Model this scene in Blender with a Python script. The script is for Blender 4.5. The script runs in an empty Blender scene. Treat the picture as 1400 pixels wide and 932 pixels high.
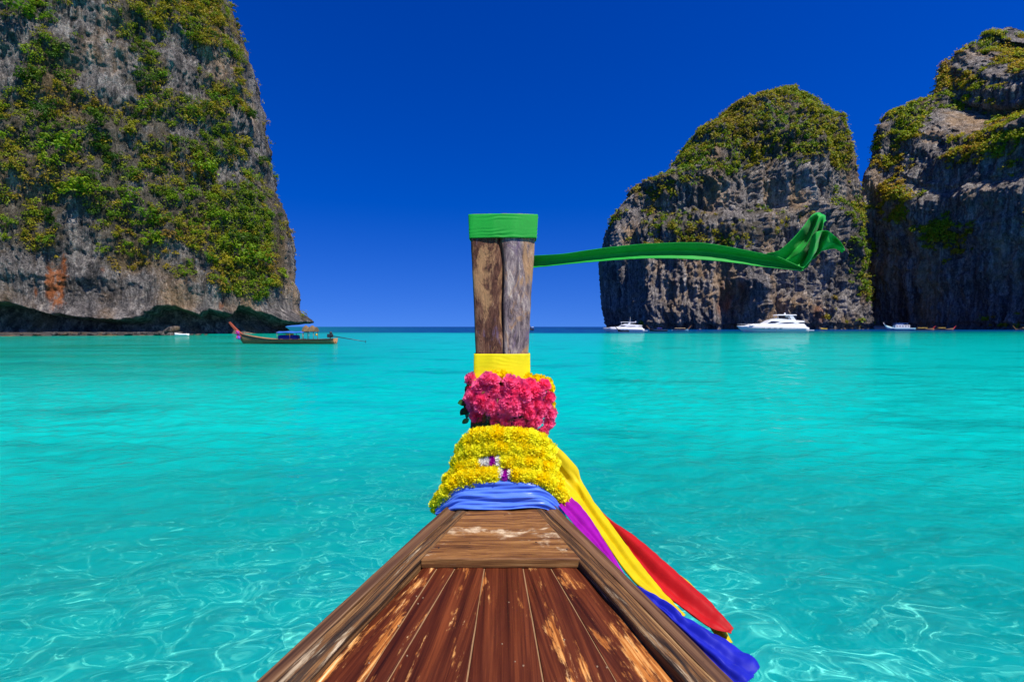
import bpy, bmesh, math, random
import numpy as np
from mathutils import Vector, Matrix

# ------------------------------------------------------------------ camera, sky, sun, exposure
sc = bpy.context.scene
COL = sc.collection
R = math.radians
CAM_Z = 2.0
F = 700.0                                   # focal length in photo pixels (1400 wide)
PITCH = math.atan(19.5 / 700.0)
cam = bpy.data.cameras.new('camera'); cam_o = bpy.data.objects.new('camera', cam)
COL.objects.link(cam_o); sc.camera = cam_o
cam.sensor_width = 36.0; cam.lens = 18.0; cam.clip_start = 0.05; cam.clip_end = 60000
cam_o.location = (0, 0, CAM_Z); cam_o.rotation_euler = (R(90) - PITCH, 0, 0)

SUN_AZ = R(133); SUN_EL = R(61)             # azimuth clockwise from the viewing direction (+Y)
world = bpy.data.worlds.new('World'); sc.world = world; world.use_nodes = True
wn = world.node_tree
sky = wn.nodes.new('ShaderNodeTexSky'); sky.sky_type = 'NISHITA'; sky.sun_disc = False
sky.sun_elevation = SUN_EL; sky.sun_rotation = SUN_AZ
sky.altitude = 0; sky.air_density = 1.0; sky.dust_density = 0.0; sky.ozone_density = 6.0
hsv = wn.nodes.new('ShaderNodeHueSaturation'); hsv.inputs['Saturation'].default_value = 1.3
hsv.inputs['Hue'].default_value = 0.526
bg = wn.nodes['Background']; bg.inputs['Strength'].default_value = 0.085
gam = wn.nodes.new('ShaderNodeGamma'); gam.inputs['Gamma'].default_value = 1.15
# very clear dry air: the sky is read a little above the true horizon, so no white band forms there
wtc = wn.nodes.new('ShaderNodeTexCoord'); wsep = wn.nodes.new('ShaderNodeSeparateXYZ'); wcom = wn.nodes.new('ShaderNodeCombineXYZ')
wmx = wn.nodes.new('ShaderNodeMath'); wmx.operation = 'MAXIMUM'; wmx.inputs[1].default_value = 0.0
wma = wn.nodes.new('ShaderNodeMath'); wma.operation = 'MULTIPLY_ADD'; wma.inputs[1].default_value = .81; wma.inputs[2].default_value = .19
wn.links.new(wtc.outputs['Generated'], wsep.inputs[0]); wn.links.new(wsep.outputs[0], wcom.inputs[0]); wn.links.new(wsep.outputs[1], wcom.inputs[1])
wn.links.new(wsep.outputs[2], wmx.inputs[0]); wn.links.new(wmx.outputs[0], wma.inputs[0]); wn.links.new(wma.outputs[0], wcom.inputs[2])
wnv = wn.nodes.new('ShaderNodeVectorMath'); wnv.operation = 'NORMALIZE'; wn.links.new(wcom.outputs[0], wnv.inputs[0]); wn.links.new(wnv.outputs[0], sky.inputs['Vector'])
wn.links.new(sky.outputs['Color'], gam.inputs['Color'])
wn.links.new(gam.outputs['Color'], hsv.inputs['Color'])
wn.links.new(hsv.outputs['Color'], bg.inputs['Color'])
sun = bpy.data.lights.new('sun', 'SUN'); sun.energy = 5.0; sun.angle = R(0.53); sun.color = (1.0, 0.95, 0.86)
sun_o = bpy.data.objects.new('sun', sun); COL.objects.link(sun_o)
SUND = Vector((math.sin(SUN_AZ) * math.cos(SUN_EL), math.cos(SUN_AZ) * math.cos(SUN_EL), math.sin(SUN_EL)))
sun_o.rotation_euler = SUND.to_track_quat('Z', 'Y').to_euler()
sun_o.location = (30, -30, 60)
sun.cycles.is_caustics_light = True
sc.view_settings.view_transform = 'Standard'; sc.view_settings.look = 'None'
sc.view_settings.exposure = 0.4; sc.view_settings.gamma = 1.0
sc.render.engine = 'CYCLES'
sc.cycles.use_denoising = True
sc.cycles.max_bounces = 8; sc.cycles.transparent_max_bounces = 8

rnd = random.Random(7)
rng = np.random.default_rng(11)

# ------------------------------------------------------------------ helpers
def lin(r, g, b):
    f = lambda c: c / 12.92 if c <= 0.04045 else ((c + 0.055) / 1.055) ** 2.4
    return (f(r / 255), f(g / 255), f(b / 255), 1.0)

CP, SP = math.cos(PITCH), math.sin(PITCH)
def px(x, y, D):
    """photo pixel -> world point at world depth D (metres along +Y)"""
    u = (x - 700) / F; v = (466 - y) / F
    dy = CP + v * SP; dz = -SP + v * CP
    k = D / dy
    return Vector((u * k, D, CAM_Z + dz * k))
def proj(P):
    """world points (N,3) -> photo pixels"""
    d = P - np.array([0, 0, CAM_Z])
    fwd = d[:, 1] * CP - d[:, 2] * SP
    up = d[:, 1] * SP + d[:, 2] * CP
    fwd = np.maximum(fwd, 1e-3)
    return 700 + F * d[:, 0] / fwd, 466 - F * up / fwd

_pr = np.random.default_rng(5)
PERM = np.concatenate([_pr.permutation(256)] * 3)
GRAD = _pr.normal(size=(256, 3)); GRAD /= np.linalg.norm(GRAD, axis=1)[:, None]
def perlin(p):
    p = np.asarray(p, dtype=np.float64)
    i = np.floor(p).astype(np.int64); f = p - i; i &= 255
    u = f * f * f * (f * (f * 6 - 15) + 10)
    out = np.zeros(len(p))
    for dx in (0, 1):
        wx = u[:, 0] if dx else 1 - u[:, 0]
        for dy in (0, 1):
            wy = u[:, 1] if dy else 1 - u[:, 1]
            for dz in (0, 1):
                wz = u[:, 2] if dz else 1 - u[:, 2]
                h = PERM[PERM[PERM[(i[:, 0] + dx) & 255] + ((i[:, 1] + dy) & 255)] + ((i[:, 2] + dz) & 255)]
                g = GRAD[h]
                d = g[:, 0] * (f[:, 0] - dx) + g[:, 1] * (f[:, 1] - dy) + g[:, 2] * (f[:, 2] - dz)
                out += wx * wy * wz * d
    return out * 1.5
def fbm(p, oct=4, gain=.5, lac=2.03):
    p = np.array(p, dtype=np.float64); a = 1; s = 0; n = 0
    for _ in range(oct):
        s = s + a * perlin(p); n += a; a *= gain; p = p * lac + 17.3
    return s / n
def ridged(p, oct=3):
    p = np.array(p, dtype=np.float64); a = 1; s = 0; n = 0
    for _ in range(oct):
        s = s + a * (1 - 2 * np.abs(perlin(p))); n += a; a *= .5; p = p * 2.1 + 9.1
    return s / n
def sstep(a, b, x):
    t = np.clip((x - a) / (b - a), 0, 1); return t * t * (3 - 2 * t)

def link(o, parent=None):
    COL.objects.link(o)
    if parent is not None: o.parent = parent
    return o
def mesh_obj(name, verts, faces, mat, parent=None, smooth=True):
    me = bpy.data.meshes.new(name)
    me.from_pydata([tuple(v) for v in verts], [], [tuple(f) for f in faces])
    if smooth: me.polygons.foreach_set('use_smooth', [True] * len(me.polygons))
    if mat is not None: me.materials.append(mat)
    me.update()
    return link(bpy.data.objects.new(name, me), parent)
def np_mesh(name, V, Fq, mat, parent=None, smooth=True, link_it=True):
    """fast mesh from numpy arrays, all faces the same size"""
    me = bpy.data.meshes.new(name)
    V = np.ascontiguousarray(V, dtype=np.float32); Fq = np.ascontiguousarray(Fq, dtype=np.int32)
    k = Fq.shape[1]
    me.vertices.add(len(V)); me.vertices.foreach_set('co', V.ravel())
    me.loops.add(Fq.size); me.loops.foreach_set('vertex_index', Fq.ravel())
    me.polygons.add(len(Fq)); me.polygons.foreach_set('loop_start', np.arange(0, Fq.size, k, dtype=np.int32))
    me.update(calc_edges=True)
    me.polygons.foreach_set('use_smooth', np.full(len(Fq), smooth))
    if mat is not None: me.materials.append(mat)
    me.validate()
    if not link_it: return me
    return link(bpy.data.objects.new(name, me), parent)
def grid_faces(nr, nc, wrap=False):
    i = np.arange(nr * nc).reshape(nr, nc)
    if wrap: i = np.concatenate([i, i[:, :1]], 1)
    return np.stack([i[:-1, :-1], i[:-1, 1:], i[1:, 1:], i[1:, :-1]], -1).reshape(-1, 4)
def add_attr(me, name, vals):
    a = me.attributes.new(name, 'FLOAT', 'POINT'); a.data.foreach_set('value', np.ascontiguousarray(vals, dtype=np.float32))
def add_col(me, name, rgb):
    a = me.attributes.new(name, 'FLOAT_COLOR', 'POINT')
    c = np.ones((len(rgb), 4), dtype=np.float32); c[:, :3] = rgb
    a.data.foreach_set('color', c.ravel())
def empty(name, loc=(0, 0, 0), rz=0.0):
    o = bpy.data.objects.new(name, None); o.location = loc; o.rotation_euler = (0, 0, rz); o.empty_display_size = .2
    return link(o)
def tag(o, label, cat, group=None, kind=None):
    if label: o['label'] = label
    if cat: o['category'] = cat
    if group: o['group'] = group
    if kind: o['kind'] = kind
    return o
def keep(o, parent):
    """parent a mesh built in world coordinates under an empty"""
    o.parent = parent; o.matrix_parent_inverse = Matrix.LocRotScale(parent.location, parent.rotation_euler, None).inverted()
    return o
def copy_tree(o, parent=None):
    c = o.copy(); COL.objects.link(c); c.parent = parent
    for ch in o.children: copy_tree(ch, c)
    return c
def solid(o, t, off=0):
    m = o.modifiers.new('thick', 'SOLIDIFY'); m.thickness = t; m.offset = off; return o
def bevel(o, w, seg=2):
    m = o.modifiers.new('bevel', 'BEVEL'); m.width = w; m.segments = seg; m.limit_method = 'ANGLE'; m.angle_limit = R(35); return o

def box(cx, cy, cz, sx, sy, sz):
    v = [(cx + a * sx / 2, cy + b * sy / 2, cz + c * sz / 2) for a in (-1, 1) for b in (-1, 1) for c in (-1, 1)]
    f = [(0, 1, 3, 2), (4, 6, 7, 5), (0, 4, 5, 1), (2, 3, 7, 6), (0, 2, 6, 4), (1, 5, 7, 3)]
    return v, f
def tube(pts, rad, n=8, cap=True):
    """tube through points; rad scalar or list"""
    pts = [Vector(p) for p in pts]; V = []; Fc = []
    rad = rad if isinstance(rad, (list, tuple)) else [rad] * len(pts)
    for i, p in enumerate(pts):
        t = (pts[min(i + 1, len(pts) - 1)] - pts[max(i - 1, 0)]).normalized()
        a = t.cross(Vector((0, 0, 1)))
        if a.length < .05: a = t.cross(Vector((1, 0, 0)))
        a.normalize(); b = t.cross(a)
        for k in range(n):
            th = 2 * math.pi * k / n
            V.append(p + (a * math.cos(th) + b * math.sin(th)) * rad[i])
    for i in range(len(pts) - 1):
        for k in range(n):
            Fc.append((i * n + k, i * n + (k + 1) % n, (i + 1) * n + (k + 1) % n, (i + 1) * n + k))
    if cap:
        Fc.append(tuple(range(n - 1, -1, -1))); Fc.append(tuple((len(pts) - 1) * n + k for k in range(n)))
    return V, Fc
def merge(*vfs):
    V = []; Fc = []
    for v, f in vfs:
        b = len(V); V += list(v); Fc += [tuple(i + b for i in q) for q in f]
    return V, Fc
def cr(P, t):
    """Catmull-Rom through list of points (array (n,k)) at params t in [0,1]"""
    P = np.asarray(P, dtype=float); n = len(P)
    s = np.clip(np.asarray(t) * (n - 1), 0, n - 1 - 1e-9); i = s.astype(int); f = (s - i)[:, None]
    g = lambda j: P[np.clip(j, 0, n - 1)]
    p0, p1, p2, p3 = g(i - 1), g(i), g(i + 1), g(i + 2)
    return .5 * (2 * p1 + (p2 - p0) * f + (2 * p0 - 5 * p1 + 4 * p2 - p3) * f ** 2 + (3 * p1 - p0 - 3 * p2 + p3) * f ** 3)
def patch(rows, nu, nv):
    """rows: list (along u) of lists of points (across v) -> (nu,nv,3)"""
    A = np.array([[tuple(p) for p in r] for r in rows], dtype=float)
    t = np.linspace(0, 1, nv)
    B = np.stack([cr(r, t) for r in A])
    t = np.linspace(0, 1, nu)
    return np.stack([cr(B[:, j], t) for j in range(nv)], 1)
def gnormals(G):
    du = np.gradient(G, axis=0); dv = np.gradient(G, axis=1)
    n = np.cross(du, dv); return n / (np.linalg.norm(n, axis=2, keepdims=True) + 1e-12)
def cloth(name, G, mat, parent=None, thick=.002):
    nu, nv = G.shape[:2]
    o = np_mesh(name, G.reshape(-1, 3), grid_faces(nu, nv), mat, parent)
    solid(o, thick); return o

# ------------------------------------------------------------------ materials
def new_mat(name):
    m = bpy.data.materials.new(name); m.use_nodes = True
    return m, m.node_tree.nodes, m.node_tree.links, m.node_tree.nodes['Principled BSDF']
def plain(name, col, rough=.5, metal=0, spec=.5, noise=0.0, nscale=20, coat=0):
    m, N, L, b = new_mat(name)
    b.inputs['Base Color'].default_value = col; b.inputs['Roughness'].default_value = rough
    b.inputs['Metallic'].default_value = metal; b.inputs['Specular IOR Level'].default_value = spec
    b.inputs['Coat Weight'].default_value = coat
    if noise:
        t = N.new('ShaderNodeTexCoord'); n = N.new('ShaderNodeTexNoise'); n.inputs['Scale'].default_value = nscale; n.inputs['Detail'].default_value = 5
        L.new(t.outputs['Object'], n.inputs['Vector'])
        r = N.new('ShaderNodeMapRange'); r.inputs[3].default_value = 1 - noise; r.inputs[4].default_value = 1 + noise
        L.new(n.outputs['Fac'], r.inputs[0])
        x = N.new('ShaderNodeMix'); x.data_type = 'RGBA'; x.blend_type = 'MULTIPLY'; x.inputs[0].default_value = 1
        x.inputs[6].default_value = col; L.new(r.outputs[0], x.inputs[7]); L.new(x.outputs[2], b.inputs['Base Color'])
    return m
def ramp(N, stops):
    r = N.new('ShaderNodeValToRGB'); e = r.color_ramp.elements
    e[0].position, e[0].color = stops[0]
    e[1].position, e[1].color = stops[-1]
    for p, c in stops[1:-1]:
        k = e.new(p); k.color = c
    return r
def tex(N, L, scale, detail=6, rough=.6, vec=None, stretch=None, coord='Object', rot=None, dist=0.0):
    if vec is None:
        vec = N.new('ShaderNodeTexCoord').outputs[coord]
    if stretch is not None or rot is not None:
        mp = N.new('ShaderNodeMapping')
        if stretch is not None: mp.inputs['Scale'].default_value = stretch
        if rot is not None: mp.inputs['Rotation'].default_value = rot
        L.new(vec, mp.inputs['Vector']); vec = mp.outputs[0]
    n = N.new('ShaderNodeTexNoise'); n.inputs['Scale'].default_value = scale; n.inputs['Detail'].default_value = detail
    n.inputs['Roughness'].default_value = rough; n.inputs['Distortion'].default_value = dist
    L.new(vec, n.inputs['Vector']); return n.outputs['Fac']
def mixc(N, L, fac, a, b, blend='MIX'):
    x = N.new('ShaderNodeMix'); x.data_type = 'RGBA'; x.blend_type = blend
    for s, v in ((0, fac), (6, a), (7, b)):
        if isinstance(v, (int, float)): x.inputs[s].default_value = v
        elif isinstance(v, tuple): x.inputs[s].default_value = v
        else: L.new(v, x.inputs[s])
    return x.outputs[2]
def mathn(N, L, op, a, b=0.0, clamp=False):
    m = N.new('ShaderNodeMath'); m.operation = op; m.use_clamp = clamp
    for i, v in enumerate((a, b)):
        if isinstance(v, (int, float)): m.inputs[i].default_value = v
        else: L.new(v, m.inputs[i])
    return m.outputs[0]
def maprange(N, L, v, a, b, c=0.0, d=1.0, smooth=True):
    r = N.new('ShaderNodeMapRange'); r.interpolation_type = 'SMOOTHSTEP' if smooth else 'LINEAR'
    L.new(v, r.inputs[0])
    for i, q in enumerate((a, b, c, d)): r.inputs[i + 1].default_value = q
    return r.outputs[0]
def bump(N, L, b, h, strength=.5, dist=.01):
    k = N.new('ShaderNodeBump'); k.inputs['Strength'].default_value = strength; k.inputs['Distance'].default_value = dist
    L.new(h, k.inputs['Height']); L.new(k.outputs[0], b.inputs['Normal']); return k

def fabric(name, col, rough=.55, sheen=.3, trans=.0, weave=900):
    m, N, L, b = new_mat(name)
    n = tex(N, L, 14, 3)
    c = mixc(N, L, maprange(N, L, n, .3, .7), tuple(x * .86 for x in col[:3]) + (1,), col)
    L.new(c, b.inputs['Base Color'])
    b.inputs['Roughness'].default_value = rough; b.inputs['Sheen Weight'].default_value = sheen
    b.inputs['Sheen Roughness'].default_value = .4; b.inputs['Specular IOR Level'].default_value = .3
    w = tex(N, L, weave, 2)
    bump(N, L, b, w, .25, .0006)
    if trans:
        t = N.new('ShaderNodeBsdfTranslucent'); L.new(c, t.inputs['Color'])
        x = N.new('ShaderNodeMixShader'); x.inputs[0].default_value = trans
        L.new(b.outputs[0], x.inputs[1]); L.new(t.outputs[0], x.inputs[2])
        L.new(x.outputs[0], N['Material Output'].inputs['Surface'])
    return m

def wood(name, stops, scale=(40, 3, 40), rough=(.35, .8), bumpd=.004, wear=None, wear_stops=None, gloss=.5, speck=True):
    """grain runs along local Y"""
    m, N, L, b = new_mat(name)
    tc = N.new('ShaderNodeAttribute'); tc.attribute_name = 'grain'; tc = tc.outputs['Vector']
    g1 = tex(N, L, 1, 7, .65, tc, scale, dist=.3)
    g2 = tex(N, L, 1, 5, .6, tc, tuple(s * 3.1 for s in scale))
    g = mathn(N, L, 'ADD', mathn(N, L, 'MULTIPLY', g1, .65), mathn(N, L, 'MULTIPLY', g2, .35))
    r = ramp(N, stops); L.new(g, r.inputs[0]); c = r.outputs[0]
    h = g
    rr = maprange(N, L, g, .3, .7, rough[0], rough[1])
    if wear:
        w1 = tex(N, L, 1, 8, .68, tc, wear[0], dist=.4)
        if name == 'varnished_plank':                     # scuffed most along the sides, where people step aboard
            sx_ = N.new('ShaderNodeSeparateXYZ'); gp = N.new('ShaderNodeNewGeometry'); L.new(gp.outputs['Position'], sx_.inputs[0])
            ab = mathn(N, L, 'ABSOLUTE', mathn(N, L, 'ADD', sx_.outputs[0], .04))
            w1 = mathn(N, L, 'ADD', w1, maprange(N, L, ab, .12, .45, -.03, .065))
            br2 = tex(N, L, 1, 6, .7, tc, (70, 22, 70)); w1 = mathn(N, L, 'ADD', w1, mathn(N, L, 'MULTIPLY', mathn(N, L, 'SUBTRACT', br2, .5), .28))
        w = maprange(N, L, w1, wear[1], wear[2])
        r2 = ramp(N, wear_stops); L.new(g2, r2.inputs[0])
        c = mixc(N, L, w, c, r2.outputs[0])
        h = mathn(N, L, 'SUBTRACT', g, mathn(N, L, 'MULTIPLY', w, .35))
        rr = mathn(N, L, 'ADD', rr, mathn(N, L, 'MULTIPLY', w, .45), True)
    if speck:
        s = tex(N, L, 1, 4, .6, tc, tuple(q * 6 for q in (14, 9, 14)))
        c = mixc(N, L, maprange(N, L, s, .66, .74, 0, .55), c, (.02, .012, .008, 1))
    L.new(c, b.inputs['Base Color']); L.new(rr, b.inputs['Roughness'])
    b.inputs['Specular IOR Level'].default_value = gloss
    bump(N, L, b, h, .8, bumpd)
    return m

def leaf_mat(name, attr=True, hue=.022):
    m, N, L, b = new_mat(name)
    if attr:
        a = N.new('ShaderNodeAttribute'); a.attribute_name = 'tint'; c = a.outputs['Color']
    oi = N.new('ShaderNodeObjectInfo')
    h = N.new('ShaderNodeHueSaturation')
    L.new(maprange(N, L, oi.outputs['Random'], 0, 1, .5 - hue, .5 + hue, False), h.inputs['Hue'])
    L.new(maprange(N, L, oi.outputs['Random'], 0, 1, 1.25, .75, False), h.inputs['Value'])
    L.new(c, h.inputs['Color'])
    L.new(h.outputs[0], b.inputs['Base Color']); b.inputs['Roughness'].default_value = .6; b.inputs['Specular IOR Level'].default_value = .25
    t = N.new('ShaderNodeBsdfTranslucent'); L.new(h.outputs[0], t.inputs['Color'])
    x = N.new('ShaderNodeMixShader'); x.inputs[0].default_value = .4
    L.new(b.outputs[0], x.inputs[1]); L.new(t.outputs[0], x.inputs[2]); L.new(x.outputs[0], N['Material Output'].inputs['Surface'])
    return m

def rock_mat(name, s=1.0, warm=.5, dark=1.0, tan=.5):
    """weathered limestone: grey with black run-off streaks, pale and ochre stains; s = feature scale"""
    m, N, L, b = new_mat(name)
    tc = N.new('ShaderNodeTexCoord').outputs['Object']
    streak = tex(N, L, 1, 8, .65, tc, (.55 * s, .55 * s, .05 * s), dist=.6)
    fine = tex(N, L, 1, 8, .7, tc, (1.6 * s, 1.6 * s, .55 * s))
    big = tex(N, L, 1, 5, .55, tc, (.07 * s, .07 * s, .045 * s))
    spk = tex(N, L, 1, 6, .75, tc, (3.4 * s, 3.4 * s, 2.2 * s))
    v = mathn(N, L, 'ADD', mathn(N, L, 'ADD', mathn(N, L, 'MULTIPLY', streak, .42), mathn(N, L, 'MULTIPLY', fine, .28)), mathn(N, L, 'MULTIPLY', spk, .30))
    vo = N.new('ShaderNodeTexVoronoi'); vo.feature = 'DISTANCE_TO_EDGE'; mpv = N.new('ShaderNodeMapping'); mpv.inputs['Scale'].default_value = (.5 * s, .5 * s, .22 * s)
    L.new(tc, mpv.inputs['Vector']); wv = N.new('ShaderNodeVectorMath'); wv.operation = 'ADD'; L.new(mpv.outputs[0], wv.inputs[0])
    nvv = N.new('ShaderNodeTexNoise'); nvv.inputs['Scale'].default_value = .9 * s; L.new(tc, nvv.inputs['Vector']); L.new(nvv.outputs['Color'], wv.inputs[1]); L.new(wv.outputs[0], vo.inputs['Vector'])
    crack = maprange(N, L, vo.outputs['Distance'], 0.0, .09)
    d = dark
    r = ramp(N, [(.38, (.010 * d, .010 * d, .011 * d, 1)), (.46, (.05 * d, .045 * d, .043 * d, 1)), (.52, (.13 * d, .115 * d, .105 * d, 1)),
                 (.57, (.24 * d, .215 * d, .19 * d, 1)), (.64, (.44 * d, .385 * d, .31 * d, 1))])
    L.new(v, r.inputs[0])
    oc = ramp(N, [(.35, (.10 * d, .055 * d, .02 * d, 1)), (.55, (.34 * d, .20 * d, .08 * d, 1)), (.75, (.45 * d, .33 * d, .2 * d, 1))])
    L.new(v, oc.inputs[0])
    c = mixc(N, L, maprange(N, L, big, .5, .68, 0, tan), r.outputs[0], oc.outputs[0])
    at = N.new('ShaderNodeAttribute'); at.attribute_name = 'stain'
    so = ramp(N, [(.38, (.06, .02, .008, 1)), (.55, (.5, .13, .018, 1)), (.72, (.62, .3, .08, 1))]); L.new(v, so.inputs[0])
    c = mixc(N, L, at.outputs['Fac'], c, so.outputs[0])
    av = N.new('ShaderNodeAttribute'); av.attribute_name = 'veg'
    gr = ramp(N, [(.35, (.014, .014, .005, 1)), (.55, (.075, .06, .018, 1)), (.72, (.15, .105, .03, 1))]); L.new(fine, gr.inputs[0])
    c = mixc(N, L, mathn(N, L, 'MULTIPLY', av.outputs['Fac'], .6), c, gr.outputs[0])
    L.new(c, b.inputs['Base Color']); b.inputs['Roughness'].default_value = .9; b.inputs['Specular IOR Level'].default_value = .2
    h = mathn(N, L, 'ADD', mathn(N, L, 'ADD', mathn(N, L, 'MULTIPLY', fine, .7), mathn(N, L, 'MULTIPLY', streak, .5)), mathn(N, L, 'ADD', mathn(N, L, 'MULTIPLY', crack, .18), mathn(N, L, 'MULTIPLY', spk, .5)))
    bump(N, L, b, h, 1.0, 1.6 / s)
    return m

M = {}
M['cliff'] = rock_mat('limestone', 1.0, dark=1.85)
M['cliff_far'] = rock_mat('limestone_far', .5, tan=.5, dark=2.3)
M['leaf'] = leaf_mat('foliage')
M['stem'] = plain('stem_bark', (.10, .075, .05, 1), .9, noise=.4)
M['boulder'] = rock_mat('boulder_rock', 2.5, tan=.8)

# ------------------------------------------------------------------ the sea and its bed
def sea_mat():
    m = bpy.data.materials.new('sea_water'); m.use_nodes = True
    N, L = m.node_tree.nodes, m.node_tree.links; N.clear()
    out = N.new('ShaderNodeOutputMaterial')
    geo = N.new('ShaderNodeNewGeometry')
    dep = N.new('ShaderNodeAttribute'); dep.attribute_name = 'depth'       # metres of water below the surface
    grn = N.new('ShaderNodeAttribute'); grn.attribute_name = 'reef_reflection'        # shallows by the cliff, with the cliff's reflection painted in as green
    n1 = tex(N, L, 1, 5, .6, geo.outputs['Position'], (.16, .3, .3))
    n2 = tex(N, L, 1, 4, .6, geo.outputs['Position'], (.02, .05, .05))
    cr_ = ramp(N, [(0.0, (.0, .60, .53, 1)), (.14, (.0, .58, .51, 1)), (.27, (.0, .42, .37, 1)), (.44, (.0, .29, .28, 1)), (.60, (.0, .045, .16, 1)), (1.0, (.0, .02, .13, 1))])
    L.new(mathn(N, L, 'ADD', mathn(N, L, 'DIVIDE', dep.outputs['Fac'], 20.0), mathn(N, L, 'MULTIPLY', mathn(N, L, 'SUBTRACT', n2, .5), .12)), cr_.inputs[0])
    c = mixc(N, L, grn.outputs['Fac'], cr_.outputs[0], (.001, .18, .105, 1))
    c = mixc(N, L, maprange(N, L, n1, .5, .70, 0, .6), c, (.0, .2, .185, 1))
    body = N.new('ShaderNodeBsdfDiffuse'); L.new(c, body.inputs['Color'])
    rf = N.new('ShaderNodeBsdfRefraction'); rf.inputs['IOR'].default_value = 1.33; rf.inputs['Roughness'].default_value = 0
    rf.inputs['Color'].default_value = (.5, 1.0, .96, 1)
    op = maprange(N, L, dep.outputs['Fac'], 2.5, 6.0, .36, .98)
    mx = N.new('ShaderNodeMixShader'); L.new(op, mx.inputs[0]); L.new(rf.outputs[0], mx.inputs[1]); L.new(body.outputs[0], mx.inputs[2])
    gl = N.new('ShaderNodeBsdfGlossy'); gl.inputs['Roughness'].default_value = .05
    fr = N.new('ShaderNodeFresnel'); fr.inputs['IOR'].default_value = 1.33
    m2 = N.new('ShaderNodeMixShader'); L.new(mathn(N, L, 'MULTIPLY', fr.outputs[0], maprange(N, L, dep.outputs['Fac'], 4.5, 12, .55, .30)), m2.inputs[0])
    L.new(mx.outputs[0], m2.inputs[1]); L.new(gl.outputs[0], m2.inputs[2]); L.new(m2.outputs[0], out.inputs['Surface'])
    h = tex(N, L, 1, 3, .6, geo.outputs['Position'], (5.5, 9, 5))
    k = N.new('ShaderNodeBump'); k.inputs['Strength'].default_value = .6; k.inputs['Distance'].default_value = .035
    h2 = tex(N, L, 1, 3, .55, geo.outputs['Position'], (.8, 1.7, 1))
    h = mathn(N, L, 'ADD', h, mathn(N, L, 'MULTIPLY', h2, 4.5))
    L.new(h, k.inputs['Height'])
    for s in (gl, fr, body): L.new(k.outputs[0], s.inputs['Normal'])
    return m

def sea_depth(X, Y):
    """metres of water: a sandy shelf near the boat, deeper across the bay, open sea beyond"""
    r = np.hypot(X, Y)
    d = 2.5 + 2.6 * sstep(3.5, 14, r) + 1.0 * sstep(10, 60, r)
    d = d + 11.0 * sstep(120, 215, Y + 12 * np.sin(X / 60.0))
    d = d + 6 * sstep(300, 900, r)
    return d
rads = np.concatenate([np.geomspace(.6, 70, 560), np.geomspace(71, 30000, 130)])
th = np.concatenate([np.linspace(-62, 62, 640), np.linspace(66, 294, 56)]) * math.pi / 180
TH, RA = np.meshgrid(th, rads)
SX, SY = RA * np.sin(TH), RA * np.cos(TH)
flat = np.stack([SX.ravel(), SY.ravel(), np.zeros(SX.size)], 1)
fade = 1 / (1 + (flat[:, 1] ** 2 + flat[:, 0] ** 2) / 60 ** 2)
Z = np.zeros(len(flat))
wr = np.random.default_rng(3)
for lam, amp, n in ((2.8, .011, 7), (1.2, .0056, 12), (.52, .0036, 20), (.25, .0012, 24)):
    for _ in range(n):
        a = R(75) + wr.normal() * .8 + (math.pi if wr.random() < .3 else 0); l = lam * wr.uniform(.75, 1.35); k = 2 * math.pi / l
        ph = k * (flat[:, 0] * math.cos(a) + flat[:, 1] * math.sin(a)) + wr.uniform(0, 6.28)
        ph = ph + 1.2 * np.sin(flat[:, 0] * .37 * wr.uniform(.5, 1.5) + flat[:, 1] * .29 * wr.uniform(.5, 1.5) + wr.uniform(0, 6))
        lim = 1 - sstep(l * 28, l * 80, np.hypot(flat[:, 0], flat[:, 1]))
        Z += amp * wr.uniform(.4, 1) * np.sin(ph) * lim
gust = .55 + .75 * np.clip(fbm(flat * np.array([.18, .26, 1]), 3) + .45, 0, 1)
flat[:, 2] = Z * gust * fade
M['sea'] = sea_mat()
sea = np_mesh('sea', flat, grid_faces(len(rads), len(th), True), M['sea'])
dep = sea_depth(flat[:, 0], flat[:, 1])
lc = flat[:, 0] + 62 + np.maximum(0, 150 - flat[:, 1]) * .42          # distance east of the left cliff foot, roughly
reef_reflection = sstep(34, 2, lc) * sstep(25, 62, flat[:, 1]) * (1 - sstep(150, 180, flat[:, 1]))
reef_reflection = np.clip(reef_reflection + .35 * sstep(150, 185, flat[:, 1]) * sstep(20, 80, flat[:, 0]) * (1 - sstep(195, 230, flat[:, 1])), 0, 1)
rat = flat[:, 0] / np.maximum(flat[:, 1], 1)
reef_reflection = np.maximum(reef_reflection, .9 * sstep(-.08, -.6, rat) * sstep(9, 34, flat[:, 1]))
reef_reflection = np.maximum(reef_reflection, .7 * sstep(.15, .6, rat) * sstep(35, 140, flat[:, 1]) * (1 - sstep(200, 240, flat[:, 1])))
reef_reflection *= np.clip(.75 + .8 * fbm(flat * np.array([.06, .22, 1]), 3), 0, 1)
add_attr(sea.data, 'depth', dep); add_attr(sea.data, 'reef_reflection', reef_reflection)
tag(sea, None, None, kind='structure'); sea.cycles.is_caustics_caster = True

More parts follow.
